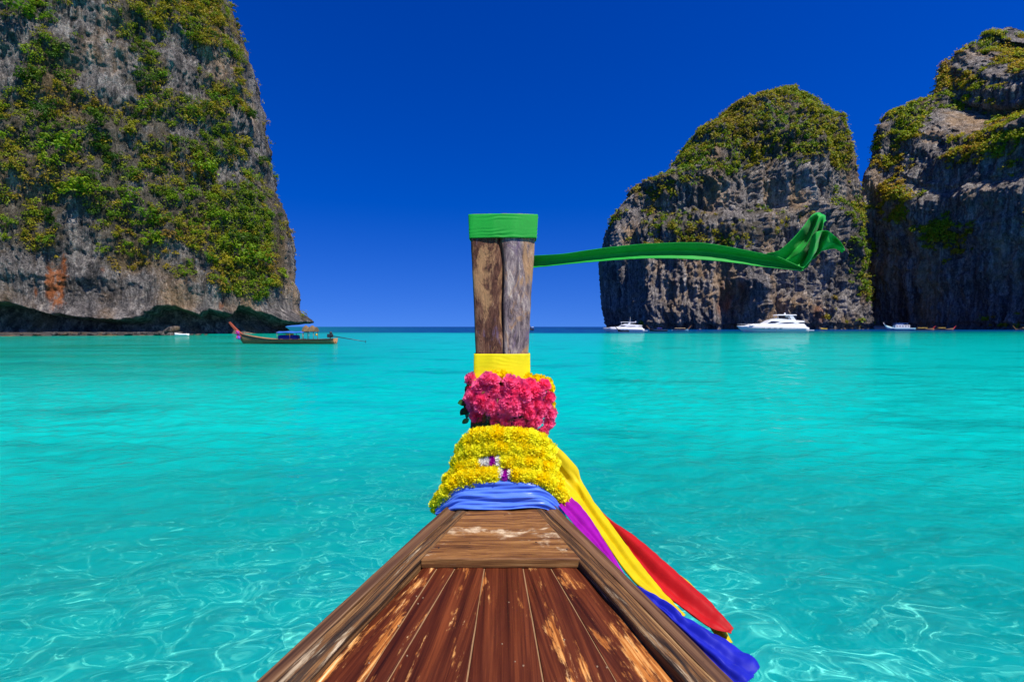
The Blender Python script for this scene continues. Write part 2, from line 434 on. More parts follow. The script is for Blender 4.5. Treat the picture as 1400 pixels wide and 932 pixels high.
def sand_mat():
    m, N, L, b = new_mat('sea_sand')
    geo = N.new('ShaderNodeNewGeometry').outputs['Position']
    n = tex(N, L, 1, 5, .6, geo, (.5, .8, .5)); f = tex(N, L, 1, 4, .6, geo, (9, 4, 5))
    c = mixc(N, L, maprange(N, L, n, .38, .66), (.97, .95, .88, 1), (.78, .80, .70, 1))
    c = mixc(N, L, maprange(N, L, f, .45, .75, 0, .25), c, (.42, .42, .34, 1))
    L.new(c, b.inputs['Base Color']); b.inputs['Roughness'].default_value = 1; b.inputs['Specular IOR Level'].default_value = 0
    return m
br = np.concatenate([np.geomspace(.5, 60, 70), np.geomspace(65, 30000, 40)]); bt = np.linspace(0, 360, 97)[:-1] * math.pi / 180
BT, BR = np.meshgrid(bt, br); bX, bY = (BR * np.sin(BT)).ravel(), (BR * np.cos(BT)).ravel()
bz = -sea_depth(bX, bY) + .12 * fbm(np.stack([bX, bY, bX * 0], 1) * .5, 3)
M['sand'] = sand_mat()
bed = np_mesh('seabed', np.stack([bX, bY, bz], 1), grid_faces(len(br), len(bt), True), M['sand'])
tag(bed, None, None, kind='structure'); bed.cycles.is_caustics_receiver = True

# ------------------------------------------------------------------ cliffs
def finish_cliff(name, P, mat, veg_fn, stain=None, wrap=False):
    nr, nc = P.shape[:2]
    o = np_mesh(name, P.reshape(-1, 3), grid_faces(nr, nc, wrap), mat)
    nrm = -gnormals(P)
    nf = nrm.reshape(-1, 3); V = P.reshape(-1, 3)
    X, Y = proj(V)
    veg = np.clip(veg_fn(V, nf, X, Y), 0, 1)
    add_attr(o.data, 'veg', veg)
    add_attr(o.data, 'stain', stain(V, X, Y) if stain else np.zeros(len(V)))
    tag(o, None, None, kind='structure')
    return o, V, nf, veg, X, Y
def blobs(X, Y, L_):
    s = np.zeros_like(X)
    for cx, cy, rx, ry, w in L_:
        s += w * np.exp(-(((X - cx) / rx) ** 2 + ((Y - cy) / ry) ** 2))
    return s

def fit_rows(P, rows_y, lo=None, hi=None, smooth=9, use=None):
    """slide / stretch each height slice in X so that its outline keeps the measured width"""
    nr, nc = P.shape[:2]; X, _ = proj(P.reshape(-1, 3)); X = X.reshape(nr, nc)
    ker = np.ones(smooth) / smooth; sm = lambda a: np.convolve(np.pad(a, smooth // 2, mode='edge'), ker, 'valid')
    cols = np.arange(nc) if use is None else use
    jl = cols[X[:, cols].argmin(1)]; jr = cols[X[:, cols].argmax(1)]; r = np.arange(nr); Yr = _.reshape(nr, nc)
    if lo is not None: lo = lo(Yr[r, jl])
    if hi is not None: hi = hi(Yr[r, jr])
    if lo is not None: dl = sm((lo - X[r, jl]) * P[r, jl, 1] / F)
    if hi is not None: dr = sm((hi - X[r, jr]) * P[r, jr, 1] / F)
    if lo is None: P[:, :, 0] += dr[:, None]
    elif hi is None: P[:, :, 0] += dl[:, None]
    else:
        x0, x1 = P[r, jl, 0], P[r, jr, 0]; w = np.clip((P[:, :, 0] - x0[:, None]) / np.maximum(x1 - x0, 1)[:, None], -.2, 1.2)
        P[:, :, 0] += dl[:, None] * (1 - w) + dr[:, None] * w
    return P
# --- the near cliff on the west side of the bay
plan = [(-190, 92), (-150, 100), (-119, 117), (-98.5, 125), (-77, 136), (-67.5, 145), (-62.2, 152), (-61.6, 160), (-65, 178), (-84, 205), (-125, 240)]
arc = np.concatenate([np.linspace(0, .18, 50), np.linspace(.182, .66, 400), np.linspace(.664, 1, 60)])
PL = cr(plan, arc)
zz = np.concatenate([np.linspace(-1.5, 12, 66), np.linspace(12.3, 118, 330)])
yv = np.array([470, 446, 430, 390, 345, 310, 280, 235, 190, 150, 110, 45, 0, -90], float)
xv = np.array([408, 410, 412, 407, 402, 399, 385, 372, 367, 361, 349, 330, 303, 255], float)
zt = CAM_Z + (446.5 - yv) / F * 155
lean = (np.interp(zz, zt, xv) - 412) * 155 / F
G = np.zeros((len(zz), len(arc), 3))
G[:, :, 0] = PL[None, :, 0] + lean[:, None]
G[:, :, 1] = PL[None, :, 1] + (.10 * np.maximum(zz, 0))[:, None]
G[:, :, 2] = zz[:, None]
T = np.gradient(PL, axis=0); nrm2 = np.stack([T[:, 1], -T[:, 0]], 1); nrm2 /= np.linalg.norm(nrm2, axis=1)[:, None]
flatG = G.reshape(-1, 3)
q = flatG * np.array([1, 1, .35])
disp = 3.6 * fbm(flatG / 27 + 3, 3) + 2.6 * ridged(flatG * np.array([.085, .085, .022]), 3) + 1.9 * fbm(q * .22 + 5, 4) - 1.1 * ridged(flatG * np.array([.30, .30, .08]) + 4, 3) - .8 * ridged(flatG * np.array([.6, .6, .38]) + 14, 3) + .5 * fbm(flatG * 1.3, 3)
# ledges: the rock steps out below each ledge line
lz = flatG[:, 2] + 7 * fbm(flatG * np.array([.03, .03, .03]) + 40, 2)
disp += 1.5 * (np.abs(((lz / 13.0) % 1) - .5) * 2 - .5)
Xp, Yp = proj(flatG)
lipx = np.array([-300, 0, 60, 100, 150, 190, 230, 262, 285, 305, 330, 350, 375, 395, 414, 500], float)
lipy = np.array([408, 411, 414, 428, 436, 438, 431, 419, 419, 430, 422, 431, 418, 428, 441, 441], float)
Dp = np.repeat(PL[None, :, 1], len(zz), 0).reshape(-1)
lipz = CAM_Z + (446.5 - np.interp(Xp, lipx, lipy)) / F * Dp + .7 * fbm(flatG * np.array([.5, .5, 0]), 2)
notch = 11 * sstep(0.4, -1.2, flatG[:, 2] - lipz)
edge = sstep(.66, .60, np.repeat(arc[None, :], len(zz), 0).reshape(-1)) * .25 + .75
calm = (1 - .65 * sstep(lipz + 12, lipz + 2, flatG[:, 2]))
disp = disp * calm * (1 - .8 * (notch > .5)) * edge - notch
flatG[:, 0] += np.repeat(nrm2[None, :, 0], len(zz), 0).reshape(-1) * disp
flatG[:, 1] += np.repeat(nrm2[None, :, 1], len(zz), 0).reshape(-1) * disp
flatG[:, 2] += .25 * fbm(flatG * .8 + 9, 2) * (flatG[:, 2] > 1)
fit_rows(flatG.reshape(G.shape), None, hi=lambda y: np.interp(y, yv[::-1], xv[::-1]), smooth=41)
def veg_left(V, n, X, Y):
    b = blobs(X, Y, [(255, 300, 130, 62, 1.0), (340, 370, 50, 50, .9), (55, 90, 75, 70, .55), (75, 200, 90, 70, .8), (45, 300, 60, 55, .55), (200, 190, 120, 60, .5),
                     (290, 30, 60, 50, .55), (200, 20, 70, 50, .3), (150, 330, 30, 40, .4), (180, 415, 14, 10, .5),
                     (125, 55, 34, 70, -.9), (15, 105, 26, 38, -.7), (15, 345, 45, 30, -.8), (108, 330, 24, 66, -.9), (250, 75, 40, 45, -.4),
                     (55, 390, 60, 32, -1.2), (160, 400, 60, 34, -1.2), (240, 415, 60, 22, -1.2), (320, 425, 50, 18, -1.3), (400, 400, 16, 60, -1.0),
                     (385, 220, 22, 90, -.35), (190, 250, 20, 30, -.5), (345, 200, 20, 70, -.3), (160, 110, 30, 30, -.4)])
    v = .27 + .8 * b + 1.5 * fbm(V * np.array([.10, .10, .12]) + 7, 5) + .5 * (n[:, 2])
    return sstep(.28, .62, v) * sstep(1, 5, np.interp(X, lipx, lipy) - Y)
def stain_left(V, X, Y):
    b = blobs(X, Y, [(70, 388, 9, 30, 1.4), (82, 400, 12, 22, .9), (88, 365, 7, 22, .9), (48, 395, 6, 18, .6), (140, 372, 6, 20, .5), (303, 418, 8, 10, .6), (135, 80, 14, 22, .35), (270, 170, 8, 40, .4), (110, 415, 20, 8, .3)])
    return .85 * sstep(.4, 1.1, b * (1 + 1.6 * fbm(V * np.array([1.2, 1.2, .35]), 3)) + .5 * fbm(V * np.array([.5, .5, .15]), 3))
cliff, CV, CN, CVEG, CX_, CY_ = finish_cliff('limestone_cliff', flatG.reshape(G.shape), M['cliff'], veg_left, stain_left)
tag(cliff, 'tall grey limestone cliff with a dark wave-cut notch at its foot', None)

# --- the rounded headland across the bay
def table(y, pts):
    a = np.array(pts, float); return np.interp(y, a[:, 1], a[:, 0])
Dm = 455.0
left = [(1079, 128), (1060, 133), (1040, 139), (1000, 155), (970, 175), (935, 203), (905, 246), (872, 264), (846, 284), (826, 322), (818, 360), (822, 420), (829, 450), (829, 460)]
right = [(1085, 128), (1110, 134), (1130, 145), (1150, 162), (1166, 190), (1172, 225), (1178, 262), (1182, 330), (1187, 380), (1192, 420), (1196, 450), (1196, 460)]
yr = np.concatenate([np.linspace(452, 150, 270), np.linspace(149, 128.5, 36)])
zm = CAM_Z + (446.5 - yr) / F * Dm
XL = (table(yr, left) - 700) / F * Dm; XR = (table(yr, right) - 700) / F * Dm
a_ = (XR - XL) / 2; c_ = (XR + XL) / 2
depth_ = np.interp(yr, [128, 150, 190, 228, 245, 300, 318, 330, 450], [6, 22, 40, 52, 56, 60, 70, 74, 80])
ang = np.concatenate([np.linspace(-40, -5, 26), np.linspace(-4, 184, 440), np.linspace(185, 220, 26)]) * math.pi / 180
ex = 2 / 2.7
ca, sa = np.cos(ang), np.sin(ang)
ux = -np.sign(ca) * np.abs(ca) ** ex; uy = -np.sign(sa) * np.abs(sa) ** ex
G = np.zeros((len(yr), len(ang), 3))
G[:, :, 0] = c_[:, None] + a_[:, None] * ux[None]
G[:, :, 1] = Dm + depth_[:, None] * uy[None]
G[:, :, 2] = zm[:, None]
ft = G.reshape(-1, 3)
nx = np.repeat(ux[None], len(yr), 0).reshape(-1); ny = np.repeat(uy[None], len(yr), 0).reshape(-1); nl = np.hypot(nx, ny) + 1e-6
topf = sstep(128, 160, np.repeat(yr[:, None], len(ang), 1).reshape(-1))
front = np.abs(ny) ** .5
d = 11 * fbm(ft * np.array([.019, .019, .006]) + 21, 2) + 8 * ridged(ft * np.array([.028, .028, .007]) + 2, 3) + 5 * fbm(ft * np.array([.05, .05, .04]) + 8, 4) + -3.4 * ridged(ft * np.array([.10, .10, .022]) + 6, 3) - 2.2 * ridged(ft * np.array([.2, .2, .12]), 3) + 1.2 * fbm(ft * .5, 2)
d *= 1.45 * (.15 + .85 * topf) * (.3 + .7 * front)
# dark sea-cave recesses along the foot
d -= 9 * np.clip(fbm(ft * np.array([.04, .04, .0]) + 33, 2) * 2.2, 0, 1) * sstep(80, 20, ft[:, 2]) * front
d -= 4 * sstep(5, 2, ft[:, 2])
ft[:, 0] += nx / nl * d; ft[:, 1] += ny / nl * d
ft[:, 2] += 1.6 * fbm(ft * np.array([.12, .12, .12]) + 2, 3)
fit_rows(ft.reshape(G.shape), None, lo=lambda y: table(y, left), hi=lambda y: table(y, right), smooth=7)
def veg_mid(V, n, X, Y):
    b = blobs(X, Y, [(1085, 180, 100, 50, 1.1), (960, 215, 45, 45, .55), (985, 270, 40, 30, .4), (890, 290, 22, 35, .7), (1010, 318, 110, 12, .8), (950, 330, 60, 14, .6),
                     (1172, 330, 14, 70, .8), (1130, 375, 26, 24, .6), (1150, 250, 25, 40, .3), (860, 330, 30, 30, .15), (1185, 395, 12, 22, .6),
                     (1055, 262, 68, 30, -.9), (950, 290, 30, 30, -.2), (1000, 400, 180, 42, -.9), (850, 390, 60, 60, -.9), (930, 245, 15, 40, -.3)])
    return sstep(.25, .65, .06 + .85 * b + 1.5 * fbm(V * np.array([.035, .035, .045]) + 1, 5) + .5 * n[:, 2])
def stain_mid(V, X, Y):
    b = blobs(X, Y, [(995, 420, 30, 26, .75), (1120, 430, 10, 25, .8), (1015, 395, 20, 20, .5), (925, 390, 12, 40, .35)])
    return .55 * sstep(.3, 1.0, b + .6 * fbm(V * np.array([.1, .1, .05]), 3))
head, HV, HN, HVEG, HX, HY = finish_cliff('headland', ft.reshape(G.shape), M['cliff_far'], veg_mid, stain_mid)
tag(head, 'rounded limestone headland with fluted walls and a green wooded top', None)

# --- the tall wall on the east side of the bay
Dr = 452.0
lft = [(1900, -170), (1640, -60), (1500, 15), (1400, 43), (1362, 50), (1332, 64), (1302, 78), (1284, 100), (1276, 134), (1243, 146), (1212, 160), (1198, 178), (1190, 222), (1180, 240), (1168, 330), (1165, 470)]
yr = np.linspace(455, 38, 330)
zr_ = CAM_Z + (446.5 - yr) / F * Dr
base = np.array([(560, 640), (415, 540), (310.5, 455), (312, 436), (317, 405), (322, 372), (331, 338), (352, 296), (392, 250), (450, 215)], float)
arcs = np.concatenate([np.linspace(0, .2, 30), np.linspace(.203, .82, 380), np.linspace(.83, 1, 20)])
PB = cr(base, arcs)
kz = 1 - .27 * sstep(.24, .52, arcs)                     # the shelf dips toward the bay mouth
G = np.zeros((len(yr), len(arcs), 3))
off = (np.array([table(y, lft) for y in yr]) - 1180) / F * Dr
G[:, :, 0] = PB[None, :, 0] + off[:, None]
G[:, :, 1] = PB[None, :, 1] + .1 * off[:, None]
up_ = sstep(150, 235, zr_)[:, None]
G[:, :, 2] = zr_[:, None] * (kz[None] * (1 - up_) + (1 - (1 - kz[None]) * .55) * up_)
ft = G.reshape(-1, 3)
T = np.gradient(PB, axis=0); n2 = np.stack([T[:, 1], -T[:, 0]], 1); n2 /= np.linalg.norm(n2, axis=1)[:, None]
nx = np.repeat(n2[None, :, 0], len(yr), 0).reshape(-1); ny = np.repeat(n2[None, :, 1], len(yr), 0).reshape(-1)
d = 9 * fbm(ft * np.array([.02, .02, .009]) + 61, 2) + 6 * ridged(ft * np.array([.03, .03, .008]) + 12, 3) + 4 * fbm(ft * np.array([.05, .05, .04]) + 28, 4) + -3.2 * ridged(ft * np.array([.10, .10, .022]) + 16, 3) - 2.2 * ridged(ft * np.array([.2, .2, .12]) + 3, 3) + 1.2 * fbm(ft * .5, 2)
d -= 4 * sstep(6, 2, ft[:, 2])
ft[:, 0] += nx * d; ft[:, 1] += ny * d
ft[:, 2] += 1.2 * fbm(ft * np.array([.1, .1, .1]) + 5, 3)
fit_rows(ft.reshape(G.shape), None, lo=lambda y: table(y, lft), smooth=5, use=np.arange(20, 200))
def veg_right(V, n, X, Y):
    b = blobs(X, Y, [(1310, 225, 30, 14, .8), (1350, 205, 30, 14, 1.0), (1390, 188, 30, 16, 1.0), (1225, 280, 20, 28, .55), (1290, 320, 26, 26, .75), (1310, 110, 30, 22, .5), (1270, 140, 30, 12, .5),
                     (1375, 150, 30, 16, .5), (1350, 66, 50, 10, .4), (1230, 170, 20, 20, .2), (1390, 330, 16, 16, .4), (1190, 410, 12, 16, .7),
                     (1330, 270, 60, 30, -.35), (1300, 400, 120, 50, -.8), (1330, 170, 30, 24, -.4)])
    return sstep(.32, .68, .04 + b + 1.3 * fbm(V * np.array([.035, .035, .045]) + 31, 4) + .55 * n[:, 2])
wall, WV, WN, WVEG, WX, WY = finish_cliff('bay_cliff', ft.reshape(G.shape), M['cliff_far'], veg_right)
tag(wall, 'high shaded limestone wall closing the far side of the bay', None)

# the strip of beach between headland and wall
bx = np.linspace(235, 325, 60); rows = []
for k, (dy, z) in enumerate(((-6, -.6), (0, .0), (4, .8), (9, 1.6), (30, 3.2), (80, 6))):
    rows.append(np.stack([bx + dy * .3, 402 + dy + 5 * np.sin(bx / 21), np.full_like(bx, z) + .12 * np.sin(bx * .7 + k)], 1))
BG = np.stack(rows)
M['beach'] = plain('beach_sand', (.62, .56, .44, 1), .95, noise=.15, nscale=.6)
beach = np_mesh('beach', BG.reshape(-1, 3), grid_faces(*BG.shape[:2]), M['beach']); tag(beach, None, None, kind='structure')

# ------------------------------------------------------------------ vegetation
PAL = np.array([(.085, .15, .005), (.15, .22, .006), (.21, .25, .007), (.26, .225, .008), (.33, .25, .012), (.11, .19, .005), (.27, .17, .025)])
def leaf_cloud(nclump, centers, normals, radius, nleaf, leaf, tint, rs, up=.55, gap=0):
    """leaf-sized quads spread over bumpy clump shells; returns verts, faces, tint per vert"""
    n = nclump
    u = rs.normal(size=(n, nleaf, 3)); u /= np.linalg.norm(u, axis=2, keepdims=True)
    # keep to the outer, upper half of each clump
    nn = normals[:, None, :] * .8 + np.array([0, 0, up])
    nn /= np.linalg.norm(nn, axis=2, keepdims=True)
    dt = (u * nn).sum(2, keepdims=True); u = np.where(dt < -.25, u - 2 * dt * nn, u)
    rad = radius[:, None] * (rs.uniform(.55, 1.08, (n, nleaf)))
    # lumpy outline
    lob = 1 + .35 * np.sin(u[..., 0] * 5 + centers[:, None, 0] * 3) * np.sin(u[..., 2] * 6 + centers[:, None, 1] * 2) + .2 * np.sin(u[..., 1] * 9 + centers[:, None, 2])
    c = centers[:, None, :] + u * (rad * lob)[..., None] * np.array([1, 1, .8])
    ln = u + rs.normal(size=u.shape) * .55 + np.array([0, 0, .45]); ln /= np.linalg.norm(ln, axis=2, keepdims=True)
    t = np.cross(ln, rs.normal(size=u.shape)); t /= np.linalg.norm(t, axis=2, keepdims=True)
    b = np.cross(ln, t)
    s = leaf * rs.uniform(.6, 1.35, (n, nleaf, 1)) * (np.minimum(radius / np.median(radius), 1.3) ** .5)[:, None, None]
    quad = np.stack([c - t * s, c - b * s * .6, c + t * s, c + b * s * .6], 2)
    V = quad.reshape(-1, 3)
    Fq = np.arange(len(V)).reshape(-1, 4)
    tv = tint[:, None, None, :] * rs.uniform(.75, 1.25, (n, nleaf, 1, 1))
    tv = np.broadcast_to(tv, (n, nleaf, 4, 3)).reshape(-1, 3)
    return V, Fq, tv
def pick(V, n, veg, X, Y, count, rs, xr, yr_):
    ok = (veg > .3) & (X > xr[0]) & (X < xr[1]) & (Y > yr_[0]) & (Y < yr_[1])
    idx = np.nonzero(ok)[0]
    p = veg[idx] ** 1.5; p /= p.sum()
    return rs.choice(idx, size=count, replace=False, p=p)
def tints(P, rs, yellow=0.0, scale=.05):
    f = fbm(P * scale + 3, 3) * 1.3 + rs.normal(size=len(P)) * .28 + yellow
    a = np.clip((f + .8) / 1.6, 0, .999) * 6
    order = PAL[[0, 5, 1, 2, 3, 4, 6]]
    i = a.astype(int); fr_ = (a - i)[:, None]
    return order[i] * (1 - fr_) + order[np.minimum(i + 1, 6)] * fr_

def foliage(name, V, n, idx, rlo, rhi, nleaf, leaf, rs, label, yellow=0.0, scale=.05, gain=1.0):
    C = V[idx] + n[idx] * .2; N_ = n[idx]
    rad = rs.uniform(rlo, rhi, len(idx)) * rs.uniform(.6, 1, len(idx))
    vv, ff, tv = leaf_cloud(len(idx), C, N_, rad, nleaf, leaf, tints(C, rs, yellow, scale) * gain, rs)
    o = np_mesh(name, vv, ff, M['leaf'], smooth=False)
    add_col(o.data, 'tint', tv)
    return tag(o, label, None, kind='stuff')
rs = np.random.default_rng(21)
idx = pick(CV, CN, CVEG, CX_, CY_, 2300, rs, (-80, 420), (-60, 445))
foliage('creepers', CV, CN, idx, .35, 2.2, 46, .22, rs, 'low creepers and scrub matting the tall notched cliff', .05, .07)
idx = pick(HV, HN, HVEG, HX, HY, 3600, rs, (800, 1215), (120, 446))
foliage('woodland', HV, HN, idx, 1.5, 4.2, 26, .75, rs, 'scrubby woodland covering the rounded headland', .22, .025, 1.35)
idx = pick(WV, WN, WVEG, WX, WY, 2400, rs, (1170, 1480), (20, 446))
foliage('hanging_scrub', WV, WN, idx, 1.5, 4.0, 26, .75, rs, 'scrub on the ledges of the high shaded wall', .10, .02, 1.35)

# individual shrubs on the near cliff
def shrub_proto(seed, tint):
    rs = np.random.default_rng(seed)
    nb = 9
    cen = rs.normal(size=(nb, 3)) * np.array([.52, .3, .36]) + np.array([0, -.35, .45])
    nor = np.tile(np.array([[0, -1.0, .3]]), (nb, 1))
    vv, ff, tv = leaf_cloud(nb, cen, nor, rs.uniform(.32, .58, nb), 46, .105, np.tile(np.array(tint), (nb, 1)) * rs.uniform(.8, 1.2, (nb, 1)), rs)
    cm = np_mesh('crown', vv, ff, M['leaf'], smooth=False, link_it=False); add_col(cm, 'tint', tv)
    root = empty('shrub'); cro = bpy.data.objects.new('crown', cm); link(cro, root)
    br_ = [tube([(0, .25, -.15), (0, -.1, .1), (.05, -.3, .35)], [.045, .04, .025], 5)]
    for k in range(4):
        e = cen[k]; br_.append(tube([(0, -.1, .1), tuple(e * .6), tuple(e)], [.03, .02, .01], 4))
    v, f = merge(*br_); mesh_obj('stem', v, f, M['stem'], root)
    return root
kinds = [('bright', (.17, .28, .005), 'bright green leafy shrub rooted on the tall notched limestone cliff'),
         ('olive', (.25, .235, .008), 'yellowish olive shrub rooted on the tall notched limestone cliff'),
         ('dark', (.055, .12, .005), 'dark green dense shrub rooted on the tall notched limestone cliff')]
protos = [[shrub_proto(100 + 10 * k + j, t) for j in range(3)] for k, (nm, t, lb) in enumerate(kinds)]
used = set()
idx = pick(CV, CN, CVEG, CX_, CY_, 3000, rs, (-12, 415), (-12, 440))
taken = []
tn = fbm(CV[idx] * .07 + 50, 2)
cnt = 0
for j, i in enumerate(idx):
    p = CV[i]
    X, Y = CX_[i], CY_[i]
    big = rs.random() ** 2.2
    if any(abs(p[0] - t[0]) + abs(p[2] - t[2]) < 1.7 + 2.2 * big for t in taken): continue
    taken.append(p); cnt += 1
    low = (Y > 225 and X > 130) or rs.random() < .25
    k = 0 if (low and rs.random() < .75) else (1 if tn[j] + rs.normal() * .15 > -.05 else 2)
    v = int(rs.integers(3)); pr = protos[k][v]
    o = pr if (k, v) not in used else copy_tree(pr)
    used.add((k, v))
    s = (.95 + 2.3 * big) * (1.15 if low else .95)
    nvec = CN[i]
    o.location = tuple(p + nvec * .1); o.scale = (s * rs.uniform(.9, 1.25), s, s * rs.uniform(.8, 1.1))
    o.rotation_euler = (0, 0, math.atan2(nvec[0], -nvec[1]) * .8 + rs.normal() * .5)
    tag(o, kinds[k][2], 'shrub', ('bright', 'olive', 'dark')[k] + ' shrubs on the near cliff')
    if cnt >= 285: break
for k in range(3):
    for v in range(3):
        if (k, v) not in used:
            for c in list(protos[k][v].children): bpy.data.objects.remove(c)
            bpy.data.objects.remove(protos[k][v])

# ------------------------------------------------------------------ boulders and dinghies at the foot of the near cliff
def boulder_mesh(seed):
    bm = bmesh.new(); bmesh.ops.create_icosphere(bm, subdivisions=3, radius=1)
    v = np.array([p.co for p in bm.verts]); n = v.copy()
    d = 1 + .35 * fbm(v * 1.3 + seed * 7, 3) + .15 * ridged(v * 2.6 + seed, 2)
    w = n * d[:, None] * np.array([1, .75, .55])
    for p, c in zip(bm.verts, w): p.co = c
    me = bpy.data.meshes.new('boulder'); bm.to_mesh(me); bm.free()
    me.polygons.foreach_set('use_smooth', [True] * len(me.polygons)); me.materials.append(M['boulder']); return me
bms = [boulder_mesh(k) for k in range(5)]
M['ledge'] = rock_mat('ledge_rock', 2.0, tan=1.0)
lx = np.linspace(-40, 250, 150)                         # low rock ledge awash at the cliff foot
Dl = np.interp(lx, [-40, 0, 250], [104, 108, 120])
rows = []
for dd, z in ((-2.5, -.5), (-1.2, .1), (0, .35), (3, .5), (12, .7)):
    p = np.stack([(lx - 700) / F * (Dl + dd), Dl + dd, np.full_like(lx, z)], 1)
    p[:, 2] += .22 * fbm(p * np.array([.35, .35, 0]) + z, 3) * (z > 0); p[:, 1] += .9 * fbm(p * .2, 2)
    rows.append(p)
LG = np.stack(rows)
ledge = np_mesh('rock_ledge', LG.reshape(-1, 3), grid_faces(*LG.shape[:2]), M['ledge']); tag(ledge, None, None, kind='structure')
spots = [(76, .9), (88, .6), (100, .5), (112, .7), (124, .55), (137, .7), (146, .9), (156, .5), (165, .75), (176, .6), (188, .8), (197, .5), (205, .7), (214, .6), (222, 1.0), (230, 1.5), (236, 1.2), (227, .9), (240, .8), (262, .5), (270, .6), (281, .4), (50, .5), (30, .4)]
for i, (x, s) in enumerate(spots):
    D = float(np.interp(x, [0, 250, 300], [107.5, 119, 126])) + rnd.uniform(-.5, 1.2)
    o = link(bpy.data.objects.new('boulder', bms[i % 5]))
    z = .35 + (1.0 if x in (236,) else 0)
    if x > 255: z = .05
    o.location = ((x - 700) / F * D, D, z); o.scale = (s * rnd.uniform(1.1, 1.7), s, s * rnd.uniform(.8, 1.1)); o.rotation_euler = (rnd.uniform(-.3, .3), rnd.uniform(-.3, .3), rnd.uniform(0, 6))
    if x in (230, 236): tag(o, 'large reddish boulder in the heap beside the white dinghy', 'boulder', 'boulders heaped beside the dinghy')
    elif x > 255: tag(o, 'small boulder awash below the arched sea caves', 'boulder', 'boulders below the sea caves')
    else: tag(o, 'brown boulder on the low ledge under the dark notch', 'boulder', 'boulders on the ledge')

M['gel_white'] = plain('white_gelcoat', (.80, .80, .78, 1), .25, coat=.3)
M['gel_grey'] = plain('grey_trim', (.35, .36, .38, 1), .4)
M['glass'] = plain('tinted_glass', (.008, .009, .012, 1), .06, spec=.8)
M['dark'] = plain('dark_rubber', (.015, .015, .018, 1), .5)
M['far_wood'] = plain('weathered_hull_wood', (.27, .135, .05, 1), .7, noise=.5, nscale=3)
M['far_wood2'] = plain('orange_brown_hull_wood', (.30, .16, .05, 1), .6, noise=.4, nscale=3)
M['far_dark'] = plain('dark_hull_wood', (.06, .04, .028, 1), .7, noise=.4, nscale=3)
M['red_paint'] = plain('red_brown_paint', (.36, .07, .025, 1), .5, noise=.3, nscale=4)
M['blue_tarp'] = fabric('blue_tarpaulin', (.02, .13, .50, 1), weave=60)
M['blue_deep'] = fabric('deep_blue_tarpaulin', (.01, .02, .30, 1), weave=60)
M['yellow_far'] = fabric('yellow_canvas', (.62, .42, .05, 1), weave=60)
M['tan_far'] = fabric('tan_canvas', (.42, .29, .13, 1), weave=60)
M['white_far'] = fabric('white_canvas', (.75, .75, .72, 1), weave=60)
M['thatch'] = plain('thatch', (.16, .10, .045, 1), .95, noise=.6, nscale=6)
M['pink_far'] = fabric('pink_cloth', (.70, .03, .28, 1), weave=60)
M['violet_far'] = fabric('violet_cloth', (.22, .10, .55, 1), weave=60)
M['red_far'] = fabric('red_cloth', (.60, .02, .02, 1), weave=60)
M['steel'] = plain('engine_steel', (.05, .05, .055, 1), .45, metal=.4)
M['yellow_plain'] = plain('yellow_paint', (.7, .5, .03, 1), .5)
M['tour_blue'] = plain('pale_blue_paint', (.13, .32, .42, 1), .45)

def loft(sections, cap=True):
    """sections: list of equal-length point loops (closed) -> verts, faces"""
    n = len(sections[0]); V = [p for s in sections for p in s]; Fc = []
    for i in range(len(sections) - 1):
        for k in range(n):
            Fc.append((i * n + k, i * n + (k + 1) % n, (i + 1) * n + (k + 1) % n, (i + 1) * n + k))
    if cap:
        Fc.append(tuple(range(n - 1, -1, -1))); Fc.append(tuple((len(sections) - 1) * n + k for k in range(n)))
    return V, Fc

def dinghy(loc, rz, L_, mat, label, cat='dinghy'):
    """small open rowing tender; bow along local -X"""
    root = empty('dinghy', loc, rz); tag(root, label, cat)
    xs = np.linspace(-.5, .5, 13); out = []; inn = []
    for x in xs:
        w = .19 * (1 - max(0, (-x - .05) / .45) ** 2.2) * (1 if x < .4 else 1 - (x - .4) * .8) + .004
        sh = .15 + .09 * max(0, -x) ** 1.3 * 2
        out.append([(x * L_, -w * L_, sh * L_), (x * L_, -w * .75 * L_, .02 * L_), (x * L_, 0, -.05 * L_), (x * L_, w * .75 * L_, .02 * L_), (x * L_, w * L_, sh * L_),
                    (x * L_, w * .86 * L_, sh * L_), (x * L_, w * .6 * L_, .05 * L_), (x * L_, -w * .6 * L_, .05 * L_), (x * L_, -w * .86 * L_, sh * L_)])
    v, f = loft(out); mesh_obj('hull', v, f, mat, root)
    for x in (-.1, .18):
        v, f = box(x * L_, 0, .11 * L_, .07 * L_, .3 * L_, .015 * L_); mesh_obj('thwart', v, f, M['gel_grey'], root, False)
    return root
p = px(248, 457.5, 116); dinghy((p.x, p.y, -.02), .15, 2.9, M['gel_white'], 'small white dinghy drawn up beside the boulder heap')
p = px(1126, 449, 360); dinghy((p.x, p.y, .05), .3, 5.0, M['yellow_far'], 'pale yellow tender at the end of the sandy beach')

